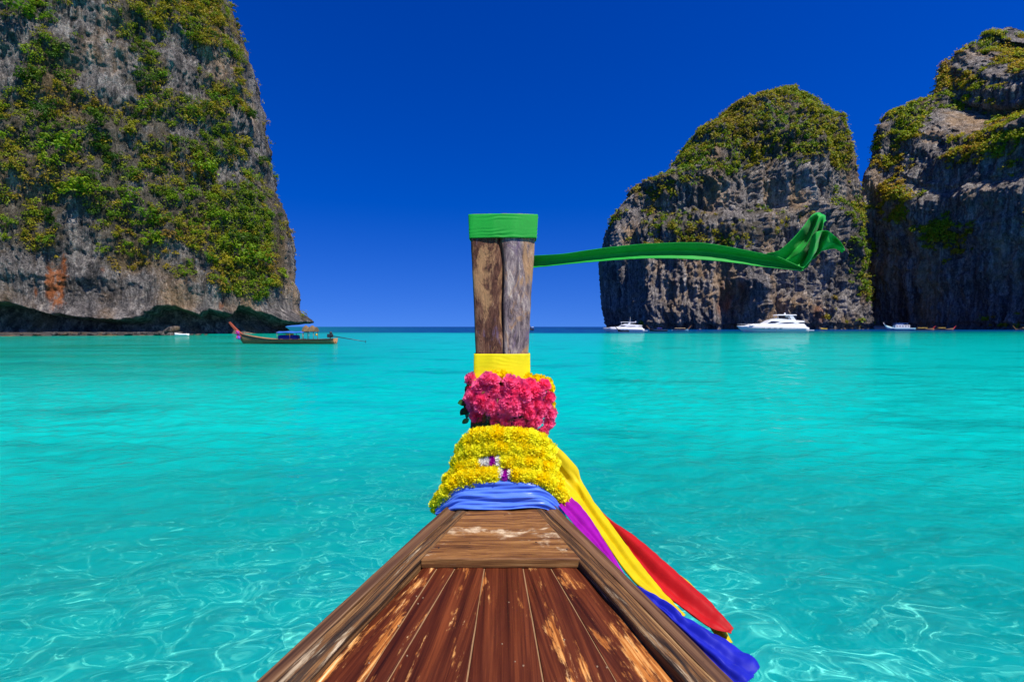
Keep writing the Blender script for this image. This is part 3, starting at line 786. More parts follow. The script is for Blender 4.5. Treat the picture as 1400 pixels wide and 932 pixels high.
def longtail(loc, rz, L_, hullm, canopy, label, ribbons=True, postm=None, roof=(.42, .70), extra=True, scale_h=1.0):
    """slim wooden longtail boat; bow along local -X, length L_ overall hull"""
    root = empty('longtail_boat', loc, rz); tag(root, label, 'boat')
    t = np.linspace(0, 1, 25); secs = []
    sheer = lambda q: (.55 + .75 * max(0, .42 - q) ** 1.7 * 4.0 + .22 * max(0, q - .75) ** 1.5 * 4) * scale_h
    beam = lambda q: (.06 + .80 * math.sin(min(1, q / .55) * math.pi / 2) ** .9) * (1 - .25 * max(0, (q - .6) / .4))
    for q in t:
        x = (q - .5) * L_; b = beam(q); z = sheer(q); kx = x + (0.035 * L_ * max(0, 1 - q / .12) if q < .12 else 0); ks = -.25
        secs.append([(x, -b, z), (x, -b * .93, z * .55), (kx, -b * .62, .02), (kx, 0, ks), (kx, b * .62, .02), (x, b * .93, z * .55), (x, b, z),
                     (x, b - .05, z), (x, (b - .05) * .85, z * .45), (x, -(b - .05) * .85, z * .45), (x, -b + .05, z)])
    v, f = loft(secs); mesh_obj('hull', v, f, hullm, root)
    for sg in (-1, 1):
        pts = [((q - .5) * L_, sg * (beam(q) + .02), sheer(q) - .03) for q in t]
        v, f = tube(pts, .045, 6); mesh_obj('gunwale', v, f, M['far_dark'], root)
    bx_, bz = -.5 * L_, sheer(0)
    post = [(bx_ + .35, 0, bz - .35), (bx_ - .1, 0, bz + .05), (bx_ - .65, 0, bz + .62), (bx_ - 1.25, 0, bz + 1.3)]
    secs = []
    for k, p in enumerate(post):
        w = [.16, .14, .10, .075][k]; h = [.2, .17, .13, .1][k]
        secs.append([(p[0] - h * .7, -w, p[2] - h * .6), (p[0] - h * .7, w, p[2] - h * .6), (p[0] + h * .7, w, p[2] + h * .6), (p[0] + h * .7, -w, p[2] + h * .6)])
    v, f = loft(secs); mesh_obj('prow_post', v, f, postm or M['red_paint'], root, False)
    if ribbons:
        for k, (mm, dx, l) in enumerate(((M['pink_far'], -.05, .85), (M['violet_far'], .18, .95), (M['pink_far'], -.28, .3))):
            G = np.zeros((10, 5, 3))
            for i in range(10):
                for j in range(5):
                    G[i, j] = (bx_ - .12 + dx * (i / 9) + (j - 2) * .075, -.17 - .05 * math.sin(i * .9 + k), bz + .2 - l * i / 9 + .03 * math.sin(j * 2 + i))
            cloth('prow_ribbon', G, mm, root, .02)
        v, f = tube([(bx_ - .2 + .16 * math.cos(a), .17 * math.sin(a), bz + .17 - .1 * math.cos(a)) for a in np.linspace(0, 6.283, 13)], .09, 6, False)
        mesh_obj('garland', v, f, M['pink_far'], root)
    if canopy:
        x0, x1 = (roof[0] - .5) * L_, (roof[1] - .5) * L_; zt_ = 1.45 * scale_h
        G = np.zeros((9, 9, 3))
        for i in range(9):
            for j in range(9):
                y = (j / 4 - 1) * .85
                G[i, j] = (x0 + (x1 - x0) * i / 8, y, zt_ - .16 * (j / 4 - 1) ** 2 - .03 * math.sin(i * math.pi / 2))
        can = cloth('canopy', G, canopy, root, .05)
        for xx in (x0 + .1, (x0 + x1) / 2, x1 - .1):
            for sg in (-1, 1):
                v, f = tube([(xx, sg * .78, .4 * scale_h), (xx, sg * .8, zt_ - .1)], .025, 5); mesh_obj('canopy_pole', v, f, M['far_wood'], can)
        for k in range(3):
            xx = x0 + (k + .5) * (x1 - x0) / 3
            v, f = box(xx, 0, .55 * scale_h, .25, 1.4, .08); mesh_obj('bench', v, f, M['far_wood2'], root, False)
    if extra:
        v, f = box(.445 * L_, 0, .95 * scale_h, .62, .42, .42); eng = mesh_obj('engine', v, f, M['steel'], root, False); bevel(eng, .06)
        v, f = tube([(.445 * L_, 0, .5 * scale_h), (.445 * L_, 0, .8 * scale_h)], .06, 6); mesh_obj('engine_mount', v, f, M['steel'], root)
        v, f = tube([(.445 * L_ + .1, .0, 1.15 * scale_h), (.445 * L_ + .05, .0, 1.42 * scale_h)], [.17, .13], 8); mesh_obj('air_filter', v, f, M['dark'], eng)
        v, f = tube([(.455 * L_, -.2, .95 * scale_h), (.455 * L_ + 2.1, -.25, .62 * scale_h), (.455 * L_ + 4.2, -.3, .28)], [.055, .045, .03], 6); shaft = mesh_obj('tail_shaft', v, f, M['steel'], root)
        v, f = merge(box(.455 * L_ + 4.2, -.3, .28, .03, .06, .32), box(.455 * L_ + 4.2, -.3, .28, .03, .32, .06)); mesh_obj('propeller', v, f, M['steel'], shaft, False)
    return root

# the longtail riding at anchor below the cliff
LD = 60.0
p = px(393, 470.5, LD)
lt = longtail((p.x, LD, 0), R(-4), 11.6, M['far_wood'], M['blue_tarp'], 'brown wooden longtail boat with a blue awning moored below the tall cliff')
v, f = box(.2, 0, .72, 2.3, 1.0, .62); o = mesh_obj('tarp_cover', v, f, M['blue_deep'], lt); bevel(o, .18, 3)
v, f = tube([(.0, -.35, 1.1), (.9, -.3, 1.13)], .1, 6); o = mesh_obj('yellow_bundle', v, f, M['yellow_far'], lt)
v, f = tube([(3.4, .2, .95), (3.4, .2, 1.18)], .12, 8); o = mesh_obj('jerrycan', v, f, M['yellow_plain'], lt)
secs = []
for i, x in enumerate(np.linspace(2.05, 3.55, 8)):
    w = .62 + .06 * math.sin(i * 2.1); h = 2.05 + .14 * math.sin(i * 1.7)
    secs.append([(x, -w, 1.47), (x, -w * .6, h - .15), (x, 0, h), (x, w * .6, h - .15), (x, w, 1.47), (x, 0, 1.4)])
v, f = loft(secs); thr = mesh_obj('thatch_roof', v, f, M['thatch'], lt, False)
for xx in (2.2, 3.4):
    for sg in (-1, 1):
        v, f = tube([(xx, sg * .55, .4), (xx, sg * .55, 1.5)], .03, 5); mesh_obj('roof_post', v, f, M['far_wood'], thr)

def yacht(loc, rz, L_, label, style=0):
    """white motor yacht, bow along local -X; proportions from a side profile 100 units long"""
    root = empty('motor_yacht', loc, rz); tag(root, label, 'yacht')
    k = L_ / 100.0
    def P(x, y, z): return ((x - 50) * k, y * k, z * k)
    sh = lambda x: np.interp(x, [0, 15, 40, 70, 90, 96], [7.6, 8.2, 8.4, 8.0, 7.4, 5.5])
    bm_ = lambda x: np.interp(x, [0, 4, 12, 25, 45, 80, 96], [.3, 3.0, 6.2, 9.0, 10.5, 10.5, 9.5])
    secs = []
    for x in np.concatenate([np.linspace(0, 16, 9), np.linspace(20, 96, 14)]):
        b = bm_(x); z = sh(x); st = np.interp(x, [0, 22], [9, 0]) ; bw = b * np.interp(x, [0, 8, 30, 96], [.05, .25, .75, .92])
        xb = x + st
        secs.append([P(x, -b, z), P(x + st * .35, -(b * .6 + bw * .4), z * .55), P(xb, -bw, .4), P(xb, -bw * .5, -3), P(xb, bw * .5, -3), P(xb, bw, .4), P(x + st * .35, b * .6 + bw * .4, z * .55), P(x, b, z),
                     P(x, b * .8, z + .5), P(x, -b * .8, z + .5)])
    v, f = loft(secs); mesh_obj('hull', v, f, M['gel_white'], root)
    for sg in (-1, 1):
        pts = [P(x, sg * (bm_(x) * .985 + .15), sh(x) * .62) for x in np.linspace(12, 92, 18)]
        v, f = tube(pts, .22 * k, 5); mesh_obj('rub_rail', v, f, M['gel_grey'], root)
    v, f = box(0, 0, 0, 9 * k, 17 * k, .9 * k); o = mesh_obj('swim_platform', v, f, M['gel_white'], root, False); o.location = P(99, 0, 2.2)
    def block(name, prof, w0, w1, mat):
        z0 = min(q[1] for q in prof); z1 = max(q[1] for q in prof)
        wf = lambda z: w0 + (w1 - w0) * (z - z0) / max(z1 - z0, 1e-6)
        a = [P(x, -wf(z), z) for x, z in prof]; b = [P(x, wf(z), z) for x, z in prof]; n = len(prof)
        V = a + b; Fc = [tuple(range(n)), tuple(range(2 * n - 1, n - 1, -1))] + [(i, n + i, n + (i + 1) % n, (i + 1) % n) for i in range(n)]
        o = mesh_obj(name, V, Fc, mat, root, False); bevel(o, .25 * k, 2); return o
    block('coachroof', [(14, 8.4), (20, 10.6), (36, 11.6), (90, 11.0), (93, 7.6)], 8.2, 7.2, M['gel_white'])
    block('cabin', [(36, 11.2), (43, 15.4), (47, 16.6), (88, 14.6), (92, 13.0), (84, 12.6), (80, 10.8)], 7.6, 6.4, M['gel_white'])
    for sg in (-1, 1):
        def pane(pr, w, name='window'):
            n = len(pr); V = [P(x, sg * w(z), z) for x, z in pr] + [P(x, sg * (w(z) - .35), z) for x, z in pr]
            Fc = [tuple(range(n)), tuple(range(2 * n - 1, n - 1, -1))] + [(i, n + i, n + (i + 1) % n, (i + 1) % n) for i in range(n)]
            mesh_obj(name, V, Fc, M['glass'], root, False)
        wf = lambda z: 7.6 - 1.2 * (z - 10.8) / 5.8 + .12
        pane([(38.5, 11.6), (44.5, 14.4), (49, 14.3), (56, 13.6), (49, 11.7)], wf)
        pane([(54, 11.4), (62, 12.6), (74, 13.0), (77, 12.0), (66, 11.2)], wf)
        for q in (30, 38, 46, 54): pane([(q, 4.4), (q + 4, 4.4), (q + 4, 5.5), (q, 5.5)], lambda z, q=q: float(bm_(q)) * .955 + .45, 'porthole')
    block('windscreen', [(40.5, 13.6), (44.2, 15.5), (44.8, 15.5), (41.2, 13.5)], 6.2, 5.6, M['glass'])
    block('flybridge', [(46, 16.0), (52, 18.2), (66, 17.0), (91, 14.8), (91, 14.0), (48, 15.0)], 6.6, 6.2, M['gel_white'])
    if style == 0:
        ht = block('hardtop', [(53, 22.2), (55, 23.6), (80, 23.4), (81, 22.2)], 5.6, 5.2, M['gel_white'])
        for sg in (-1, 1):
            a = [P(70, sg * 5.2, 22.4), P(75, sg * 5.2, 22.4), P(80, sg * 5.4, 15.4), P(74, sg * 5.4, 15.4)]; b = [(x, y - sg * .5 * k, z) for x, y, z in a]
            mesh_obj('arch_leg', a + b, [(0, 1, 2, 3), (7, 6, 5, 4), (0, 4, 5, 1), (1, 5, 6, 2), (2, 6, 7, 3), (3, 7, 4, 0)], M['gel_white'], ht, False)
            v, f = tube([P(55, sg * 4.8, 17.5), P(54.5, sg * 4.8, 22.4)], .25 * k, 5); mesh_obj('hardtop_post', v, f, M['gel_white'], ht)
        v, f = tube([P(67, 0, 23.4), P(67, 0, 25), P(67, 0, 26)], [1.4 * k, 1.2 * k, .4 * k], 8); mesh_obj('radar_dome', v, f, M['gel_white'], ht)
        block('seating', [(58, 16.5), (58, 19.6), (70, 19.4), (70, 16.2)], 4.2, 4.2, M['dark'])
    else:
        block('radar_arch', [(58, 16.4), (62, 22.0), (75, 22.4), (77, 25), (78, 22), (76, 20.8), (65, 20.4), (63, 16)], 5.4, 4.8, M['gel_white'])
        ht = block('hardtop', [(42, 21.6), (43, 22.6), (62, 22.6), (62, 21.4)], 5.2, 5.0, M['gel_white'])
        v, f = tube([P(64, 0, 22), P(64.5, 0, 33)], [.5 * k, .15 * k], 6); mesh_obj('mast', v, f, M['gel_white'], root)
        for sg in (-1, 1):
            v, f = tube([P(44, sg * 4.6, 17), P(43.5, sg * 4.6, 21.8)], .3 * k, 5); mesh_obj('hardtop_post', v, f, M['gel_white'], ht)
    for sg in (-1, 1):                                   # bow rail
        pts = [P(x, sg * (bm_(x) * .9), sh(x) + 2.6) for x in np.linspace(1, 34, 12)]
        v, f = tube(pts, .12 * k, 4); rl = mesh_obj('bow_rail', v, f, M['gel_grey'], root)
        for x in np.linspace(3, 33, 6):
            v, f = tube([P(x, sg * bm_(x) * .88, sh(x) + .2), P(x, sg * bm_(x) * .9, sh(x) + 2.6)], .1 * k, 4); mesh_obj('stanchion', v, f, M['gel_grey'], rl)
    return root
YD = 200.0
p = px(1056, 453.4, YD); yacht((p.x, YD, 0), R(3), 28.6, 'long white motor yacht with a hardtop over its flybridge', 0)
p = px(853, 453.0, 212.0); yacht((p.x, 212, 0), R(-8), 17.6, 'smaller white motor yacht with a tall thin mast', 1)
def at(x, D): return (((x - 700) / F) * D, D, 0)
longtail(at(852, 205), R(10), 4.6, M['far_dark'], None, 'low dark boat lying alongside the smaller white yacht', False, M['far_dark'], extra=False, scale_h=.8)
longtail(at(900, 222), R(-8), 7.6, M['far_dark'], M['blue_deep'], 'small dark longtail boat with a deep blue awning behind the smaller yacht', False, M['far_wood2'], extra=False)
longtail(at(930, 226), R(172), 7.0, M['tour_blue'], M['tan_far'], 'small pale hulled boat with a tan awning against the headland', False, M['far_wood'], roof=(.2, .85), extra=False)
longtail(at(1261, 300), R(176), 12.0, M['far_wood2'], M['yellow_far'], 'orange brown longtail boat with a yellow awning next to the tour boat', False, M['red_far'], roof=(.3, .75), extra=False)
longtail(at(1290, 306), R(184), 13.0, M['far_wood2'], M['yellow_far'], 'longtail boat with a yellow awning and a red prow sash', True, M['red_far'], roof=(.45, .8), extra=False)
longtail(at(1398, 310), R(5), 10.5, M['far_wood2'], M['tan_far'], 'longtail boat with a tan awning moored apart under the shaded wall', False, M['far_wood2'], extra=False)
longtail(at(727, 290), R(78), 9.0, M['far_dark'], M['white_far'], 'distant longtail boat with a white awning on the open sea', False, M['far_wood2'], roof=(.2, .8), extra=False, scale_h=1.3)

def tour_boat(loc, rz, L_, label):
    root = empty('tour_boat', loc, rz); tag(root, label, 'boat')
    k = L_ / 40
    secs = []
    for q in np.linspace(0, 1, 17):
        x = -20 + 40 * q; b = 4.6 * math.sin(min(1, (q + .03) / .4) * math.pi / 2); z = 3.2 + 5.5 * max(0, .35 - q) ** 1.5 * 4; xo = 3.5 * max(0, 1 - q / .15)
        secs.append([(x * k, -b * k, z * k), ((x + xo) * k, -b * .7 * k, 0), ((x + xo) * k, 0, -1.2 * k), ((x + xo) * k, b * .7 * k, 0), (x * k, b * k, z * k)])
    v, f = loft(secs); mesh_obj('hull', v, f, M['tour_blue'], root)
    v, f = merge(box(0, -4.4 * k, 3.1 * k, 30 * k, .5 * k, .5 * k), box(0, 4.4 * k, 3.1 * k, 30 * k, .5 * k, .5 * k)); mesh_obj('rub_rail', v, f, M['gel_white'], root, False)
    v, f = box(3 * k, 0, 5.2 * k, 20 * k, 6.6 * k, 4.0 * k); cab = mesh_obj('cabin', v, f, M['gel_white'], root, False); bevel(cab, .5 * k)
    for sg in (-1, 1):
        for j in range(5):
            v, f = box((-4.5 + 3.8 * j) * k, sg * 3.32 * k, 5.6 * k, 2.6 * k, .1 * k, 1.3 * k); mesh_obj('window', v, f, M['glass'], cab, False)
    v, f = box(2 * k, 0, 9.8 * k, 17 * k, 7 * k, .45 * k); ur = mesh_obj('upper_roof', v, f, M['blue_tarp'], root, False)
    for x in (-5, 2, 9):
        for sg in (-1, 1):
            v, f = tube([(x * k, sg * 3.1 * k, 7 * k), (x * k, sg * 3.2 * k, 9.8 * k)], .16 * k, 5); mesh_obj('roof_post', v, f, M['gel_white'], ur)
    v, f = box(0, 0, 8.0 * k, 9 * k, 5 * k, 1.6 * k); mesh_obj('wheelhouse', v, f, M['gel_white'], root, False)
    v, f = tube([(-19.6 * k, 0, 7 * k), (-21.5 * k, 0, 11 * k)], [.5 * k, .25 * k], 6); mesh_obj('prow_post', v, f, M['gel_white'], root)
    return root
tour_boat(at(1229, 296), R(-5), 16.0, 'white and pale blue tour boat with a two-deck cabin and blue roof')

# ------------------------------------------------------------------ our own longtail: bow, deck and prow post
BX = -.04                                               # centre line of the boat
def rail_z(D):
    D = np.asarray(D, float)
    return CAM_Z - .832 + .2385 * (np.where(D > .2, D, .2 + (D - .2) * .55) - 1.2)
def half(D):
    D = np.asarray(D, float); h = .558 - .513 * (D - 1.2)
    return np.where(h < .72, h, .72 + (1 - np.exp(-(h - .72) / .42)) * .42)
def rail_D(y): return 1.1182 / ((y - 446.5) / F + .2385)
OLD = lin(150, 125, 90)
M['rail'] = wood('weathered_rail', [(.38, (.008, .004, .002, 1)), (.46, (.04, .018, .006, 1)), (.52, (.13, .055, .016, 1)), (.59, (.24, .125, .042, 1)), (.68, (.46, .31, .15, 1))],
                 (75, 1.5, 75), (.5, .9), .008, ((30, 4, 30), .56, .66), [(.3, (.22, .15, .085, 1)), (.55, (.46, .35, .22, 1)), (.8, (.68, .58, .43, 1))], .3)
M['strake'] = wood('oiled_strake', [(.38, (.03, .012, .005, 1)), (.5, (.10, .045, .018, 1)), (.62, (.20, .105, .045, 1))], (60, .9, 60), (.35, .6), .002, None, None, .4)
M['plank'] = wood('varnished_plank', [(.36, (.016, .0035, .0015, 1)), (.5, (.065, .012, .003, 1)), (.64, (.15, .032, .007, 1))], (34, .9, 34), (.34, .6), .0012,
                  ((15, 3.2, 15), .535, .615), [(.36, (.13, .03, .005, 1)), (.5, (.36, .115, .02, 1)), (.6, (.60, .30, .09, 1)), (.72, (.85, .62, .34, 1))], .2)
M['plate'] = wood('bow_plate_wood', [(.36, (.03, .009, .003, 1)), (.47, (.13, .048, .011, 1)), (.57, (.25, .11, .028, 1)), (.70, (.45, .26, .10, 1))], (2.6, 70, 60), (.4, .75), .003,
                  ((4, 9, 6), .56, .68), [(.3, (.4, .26, .13, 1)), (.7, (.72, .60, .42, 1))], .35)
M['caulk'] = plain('pale_caulk', (.24, .13, .055, 1), .85, noise=.35, nscale=60)
M['bilge'] = plain('dark_bilge', (.02, .012, .008, 1), .9)
M['nail'] = plain('nail_head', (.22, .13, .07, 1), .7)
M['hull'] = wood('painted_hull', [(.3, (.06, .03, .015, 1)), (.6, (.2, .11, .05, 1)), (.75, (.3, .19, .1, 1))], (30, 2.5, 30), (.5, .8), .003)

boat = empty('longtail_boat', (BX, 0, .9)); tag(boat, 'weathered brown longtail bow with plank deck and tall flower-dressed prow', 'boat')
jn = np.random.default_rng(9)
def board(name, fl, fr, ftop, thick, D0, D1, n, mat, nc=4, jit=.0012, crown=0.0, bev=.004, parent=boat):
    """long tapered board between two side curves, worn slightly uneven"""
    Ds = np.linspace(D0, D1, n); V = []; ring = 2 * (nc + 1)
    seed = jn.uniform(0, 99)
    for D in Ds:
        l, r, z = float(fl(D)), float(fr(D)), float(ftop(D))
        top = []
        for k in range(nc + 1):
            u = k / nc; x = l + (r - l) * u
            nz = float(perlin(np.array([[x * 24 + seed, D * 7, seed]]))[0]) * jit * 2.2
            top.append((x, D, z + nz + crown * (1 - (2 * u - 1) ** 2)))
        e = float(perlin(np.array([[seed, D * 9, 3]]))[0]) * jit * 2
        top[0] = (top[0][0] + e, D, top[0][2]); top[-1] = (top[-1][0] + e * .7, D, top[-1][2])
        V += top + [(top[k][0], D, z - thick) for k in range(nc, -1, -1)]
    Fc = []
    for i in range(n - 1):
        for k in range(ring):
            Fc.append((i * ring + k, (i + 1) * ring + k, (i + 1) * ring + (k + 1) % ring, i * ring + (k + 1) % ring))
    Fc.append(tuple(range(ring))); Fc.append(tuple((n - 1) * ring + k for k in range(ring - 1, -1, -1)))
    o = mesh_obj(name, V, Fc, mat, None, False)
    gv = np.zeros((len(V), 3)); Va = np.array(V)
    cx_ = np.repeat([.5 * (float(fl(D)) + float(fr(D))) for D in Ds], ring)
    dx_ = cx_[-1] - cx_[0]; dl_ = math.hypot(dx_, D1 - D0)
    gv[:, 0] = Va[:, 0] - cx_ + seed; gv[:, 1] = Va[:, 1] * dl_ / (D1 - D0) + seed; gv[:, 2] = Va[:, 2] - np.repeat([float(ftop(D)) for D in Ds], ring)
    ga = o.data.attributes.new('grain', 'FLOAT_VECTOR', 'POINT'); ga.data.foreach_set('vector', gv.astype(np.float32).ravel())
    if bev: bevel(o, bev, 2)
    return keep(o, parent)

BOW = 1.99
for sg in (-1, 1):
    out = lambda D, s=sg: BX + s * half(D)
    mid = lambda D, s=sg: BX + s * (half(D) - np.clip(.046 + .0 * D, 0, .05) * (1 if D < 1.6 else 1 + .9 * (D - 1.6)))
    inn = lambda D, s=sg: BX + s * np.maximum(half(D) - np.interp(D, [0, 1.2, 1.58, 1.9], [.15, .122, .106, .118]), .02)
    a, b = (out, lambda D, s=sg: mid(D) + s * .003) if sg < 0 else (lambda D, s=sg: mid(D) + s * .003, out)
    board('sheer_strake', a, b, lambda D: rail_z(D), .06, -3.2, BOW, 90, M['strake'], 3, .0012)
    a, b = (lambda D, s=sg: mid(D) - s * .003, inn) if sg < 0 else (inn, lambda D, s=sg: mid(D) - s * .003)
    board('gunwale', a, b, lambda D: rail_z(D) + .004, .05, -3.2, BOW, 110, M['rail'], 6, .0024, .003)
# hull shell below the rails
secs = []
for D in np.concatenate([np.linspace(-3.2, 1.6, 20), np.linspace(1.68, 2.26, 8)]):
    h = float(half(min(D, 2.2))) if D < 2.2 else .05; z = float(rail_z(D)) - .04
    h = max(h - .012, .05); kz_ = -.35 if D < 1.2 else -.35 + (D - 1.2) * .55
    secs.append([(BX - h, D, z), (BX - h * .86, D, z * .55), (BX - h * .4, D, kz_ + .25), (BX, D, kz_), (BX + h * .4, D, kz_ + .25), (BX + h * .86, D, z * .55), (BX + h, D, z), (BX, D, z - .012)])
v, f = loft(secs); ho = keep(mesh_obj('hull', v, f, M['hull']), boat)
ga = ho.data.attributes.new('grain', 'FLOAT_VECTOR', 'POINT'); ga.data.foreach_set('vector', np.array(v, dtype=np.float32)[:, [2, 1, 0]].ravel())
# floor under the planks so that the seams look into the dark
Ds = np.linspace(-3.2, 1.66, 40)
V = []; 
for D in Ds: V += [(BX - half(D) + .06, D, rail_z(D) - .05), (BX + half(D) - .06, D, rail_z(D) - .05)]
keep(mesh_obj('deck_bed', V, [(2 * i, 2 * i + 1, 2 * i + 3, 2 * i + 2) for i in range(len(Ds) - 1)], M['bilge']), boat)
# deck planks: seams read off the photograph at two depths, straight between them
def deck_z(D): return rail_z(D) - .022
def deck_D(y):                                         # depth where the deck plane meets picture row y
    k = (y - 446.5) / F
    return (1.1182 + .022) / (k + .2385)
yA, yB = 778.0, 932.0; DA, DB = deck_D(yA), deck_D(yB)
sA = [566, 597, 622, 662, 715, 753, 806]; sB = [418, 498, 531, 638, 742, 841, 948]
def seam(k):
    xa = (sA[k] - 700) / F * DA; xb = (sB[k] - 700) / F * DB
    return lambda D: xa + (xb - xa) * (D - DA) / (DB - DA)
for k in range(6):
    l, r = seam(k), seam(k + 1)
    fl = (lambda D, l=l: max(float(l(D)), float(BX - half(D) + .112))) if k < 2 else l
    fr = (lambda D, r=r: min(float(r(D)), float(BX + half(D) - .112))) if k > 3 else r
    g = .0015
    board('deck_plank', (lambda D, q=fl: q(D) + g), (lambda D, q=fr: q(D) - g), deck_z, .02, -.9, 1.66, 80, M['plank'], 6, .0010, .0010, .003)
    if k:
        board('caulk_seam', (lambda D, q=l: q(D) - .0018), (lambda D, q=l: q(D) + .0018), lambda D: deck_z(D) - .0022, .01, -.9, 1.66, 60, M['caulk'], 1, .0006, 0, 0)
# bow plate, a trapezoid board lying across the planks
pl = [(574, 764), (797, 764), (735, 697), (645, 697)]
def plate_z(D): return rail_z(D) + .008
DP0, DP1 = 1.592, 1.905
plw = lambda D: np.interp(D, [DP0, DP1], [.252, .098])
bplate = board('bow_plate', lambda D: BX - plw(D) + .004, lambda D: BX + plw(D) + .006, plate_z, .030, DP0, DP1, 24, M['plate'], 16, .0012, .001, .004)
for i, (x, y) in enumerate(((642, 745), (733, 744), (690, 706), (600, 752), (775, 754))):
    D = (1.1182 - .008) / ((y - 446.5) / F + .2385); p = px(x, y, D)
    v, f = tube([(p.x, D, plate_z(D) - .002), (p.x, D, plate_z(D) + .0012)], .0035, 8); keep(mesh_obj('nail', v, f, M['bilge']), bplate)
nr_ = random.Random(4)
for k in range(13):
    y = nr_.uniform(800, 930); D = deck_D(y); xl = float(seam(0)(D)); xr_ = float(seam(6)(D)); x = nr_.uniform(xl + .05, xr_ - .05)
    v, f = tube([(x, D, float(deck_z(D)) - .002), (x, D, float(deck_z(D)) + .0022)], nr_.uniform(.0018, .003), 8); keep(mesh_obj('nail', v, f, M['nail']), boat)

# prow post
def post_D(z): return 1.965 + .21 * (z - CAM_Z + .705)
zpost = [.75, 1.15, 1.30, 1.45, 1.62, 1.90, 2.2, 2.488]
# half-width of the post read at several picture rows
wz = np.array([(px(0, y, 2.0).z, w) for y, w in ((720, 100), (660, 96), (600, 92), (520, 74), (483, 72), (400, 80), (340, 85), (290, 92))])
def post_w(z):
    D = post_D(z); y = 446.5 - (z - CAM_Z) / D * F
    return float(np.interp(y, [290, 340, 400, 483, 520, 600, 660, 740], [92, 87, 80, 73, 74, 90, 94, 96])) * D / F
def post_c(z):
    D = post_D(z); y = 446.5 - (z - CAM_Z) / D * F
    return (float(np.interp(y, [290, 483, 700], [688, 686.2, 686])) - 700) / F * D
SEC = [(-.5, .024), (-.492, .004), (-.46, -.003), (-.34, -.004), (-.24, -.005), (-.15, -.006), (-.08, -.006), (-.045, -.004), (-.03, .006), (-.018, .012), (-.005, .006), (.008, -.010), (.06, -.011), (.14, -.010), (.24, -.007), (.34, -.003), (.45, .001), (.49, .008), (.5, .028),
       (.495, .07), (.46, .105), (.3, .118), (0, .122), (-.3, .118), (-.46, .105), (-.495, .07)]
def post_ring(z, grow=0.0, rough=0.0, groove=1.0):
    w = post_w(z) + 2 * grow; c = post_c(z); D = post_D(z); pts = []
    for u, d in SEC:
        if groove < 1 and d < .04 and abs(u) < .5: d = min(d, -.012 + .012 * max(0, abs(u) - .14) / .36)
        if abs(u) < .1:
            u = u + .035 * math.sin(z * 7.0) + .02 * math.sin(z * 17.0 + 1)
            if d > 0: d = d * (.35 + .65 * min(1, max(0, (z - 1.85) / .5)))
        x = c + u * w; y = D + d + (-grow if d < .06 else grow)
        if rough:
            n = float(perlin(np.array([[x * 28, y * 28, z * 5 + 4]]))[0]) * rough + float(perlin(np.array([[x * 90, y * 90, z * 12]]))[0]) * rough * .5
            y += n if d < .06 else -n; x += n * .5
        pts.append((x, y, z))
    return pts
secs = [post_ring(z, 0, .004) for z in np.linspace(.7, px(0, 291.5, 2.2).z, 120)]
def post_mat():
    m, N, L, b = new_mat('weathered_post')
    tc = N.new('ShaderNodeTexCoord').outputs['Object']
    g = tex(N, L, 1, 9, .75, tc, (48, 48, 7), dist=.8); p1 = tex(N, L, 1, 8, .7, tc, (11, 11, 3.2), dist=.7); p2 = tex(N, L, 1, 8, .75, tc, (90, 90, 26))
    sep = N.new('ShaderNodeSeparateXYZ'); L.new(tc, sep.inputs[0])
    rgt = maprange(N, L, sep.outputs[0], -.045, -.02)  # brick left, grey right; the right facet's sunlit brightness is painted in too
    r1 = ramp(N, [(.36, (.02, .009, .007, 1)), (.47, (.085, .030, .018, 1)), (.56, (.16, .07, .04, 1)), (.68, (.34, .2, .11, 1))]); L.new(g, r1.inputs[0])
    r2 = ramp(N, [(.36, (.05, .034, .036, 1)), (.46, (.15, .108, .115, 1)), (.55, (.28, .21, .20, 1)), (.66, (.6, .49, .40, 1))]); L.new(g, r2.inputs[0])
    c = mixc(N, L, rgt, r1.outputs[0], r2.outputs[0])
    c = mixc(N, L, maprange(N, L, p1, .5, .60, 0, .8), c, (.46, .25, .11, 1))
    c = mixc(N, L, maprange(N, L, p1, .43, .34, 0, .75), c, (.17, .11, .19, 1))
    c = mixc(N, L, maprange(N, L, p2, .58, .72, 0, .75), c, (.025, .015, .012, 1))
    c = mixc(N, L, maprange(N, L, p2, .36, .26, 0, .6), c, (.66, .55, .42, 1))
    L.new(c, b.inputs['Base Color']); b.inputs['Roughness'].default_value = .8; b.inputs['Specular IOR Level'].default_value = .25
    bump(N, L, b, mathn(N, L, 'ADD', g, mathn(N, L, 'MULTIPLY', p2, .5)), 1.0, .012)
    return m
M['post'] = post_mat()
v, f = loft(secs); keep(mesh_obj('prow_post', v, f, M['post']), boat)

# ------------------------------------------------------------------ cloths on the prow
M['green'] = fabric('green_cloth', (.004, .40, .035, 1), .6, .15, .22)
M['yellow'] = fabric('yellow_cloth', (.98, .84, .0, 1), .6, .0, .25)
M['blue_satin'] = fabric('blue_satin', (.085, .20, .80, 1), .33, .3, .1)
M['blue'] = fabric('deep_blue_cloth', (.006, .012, .42, 1), .6, .15, .15)
M['red'] = fabric('red_cloth_near', (.52, .006, .008, 1), .6, .0, .2)
M['yellow_tail'] = fabric('yellow_tail_cloth', (.74, .55, .0, 1), .6, .0, .2)
M['purple'] = fabric('purple_cloth', (.36, .0, .38, 1), .6, .0, .2)

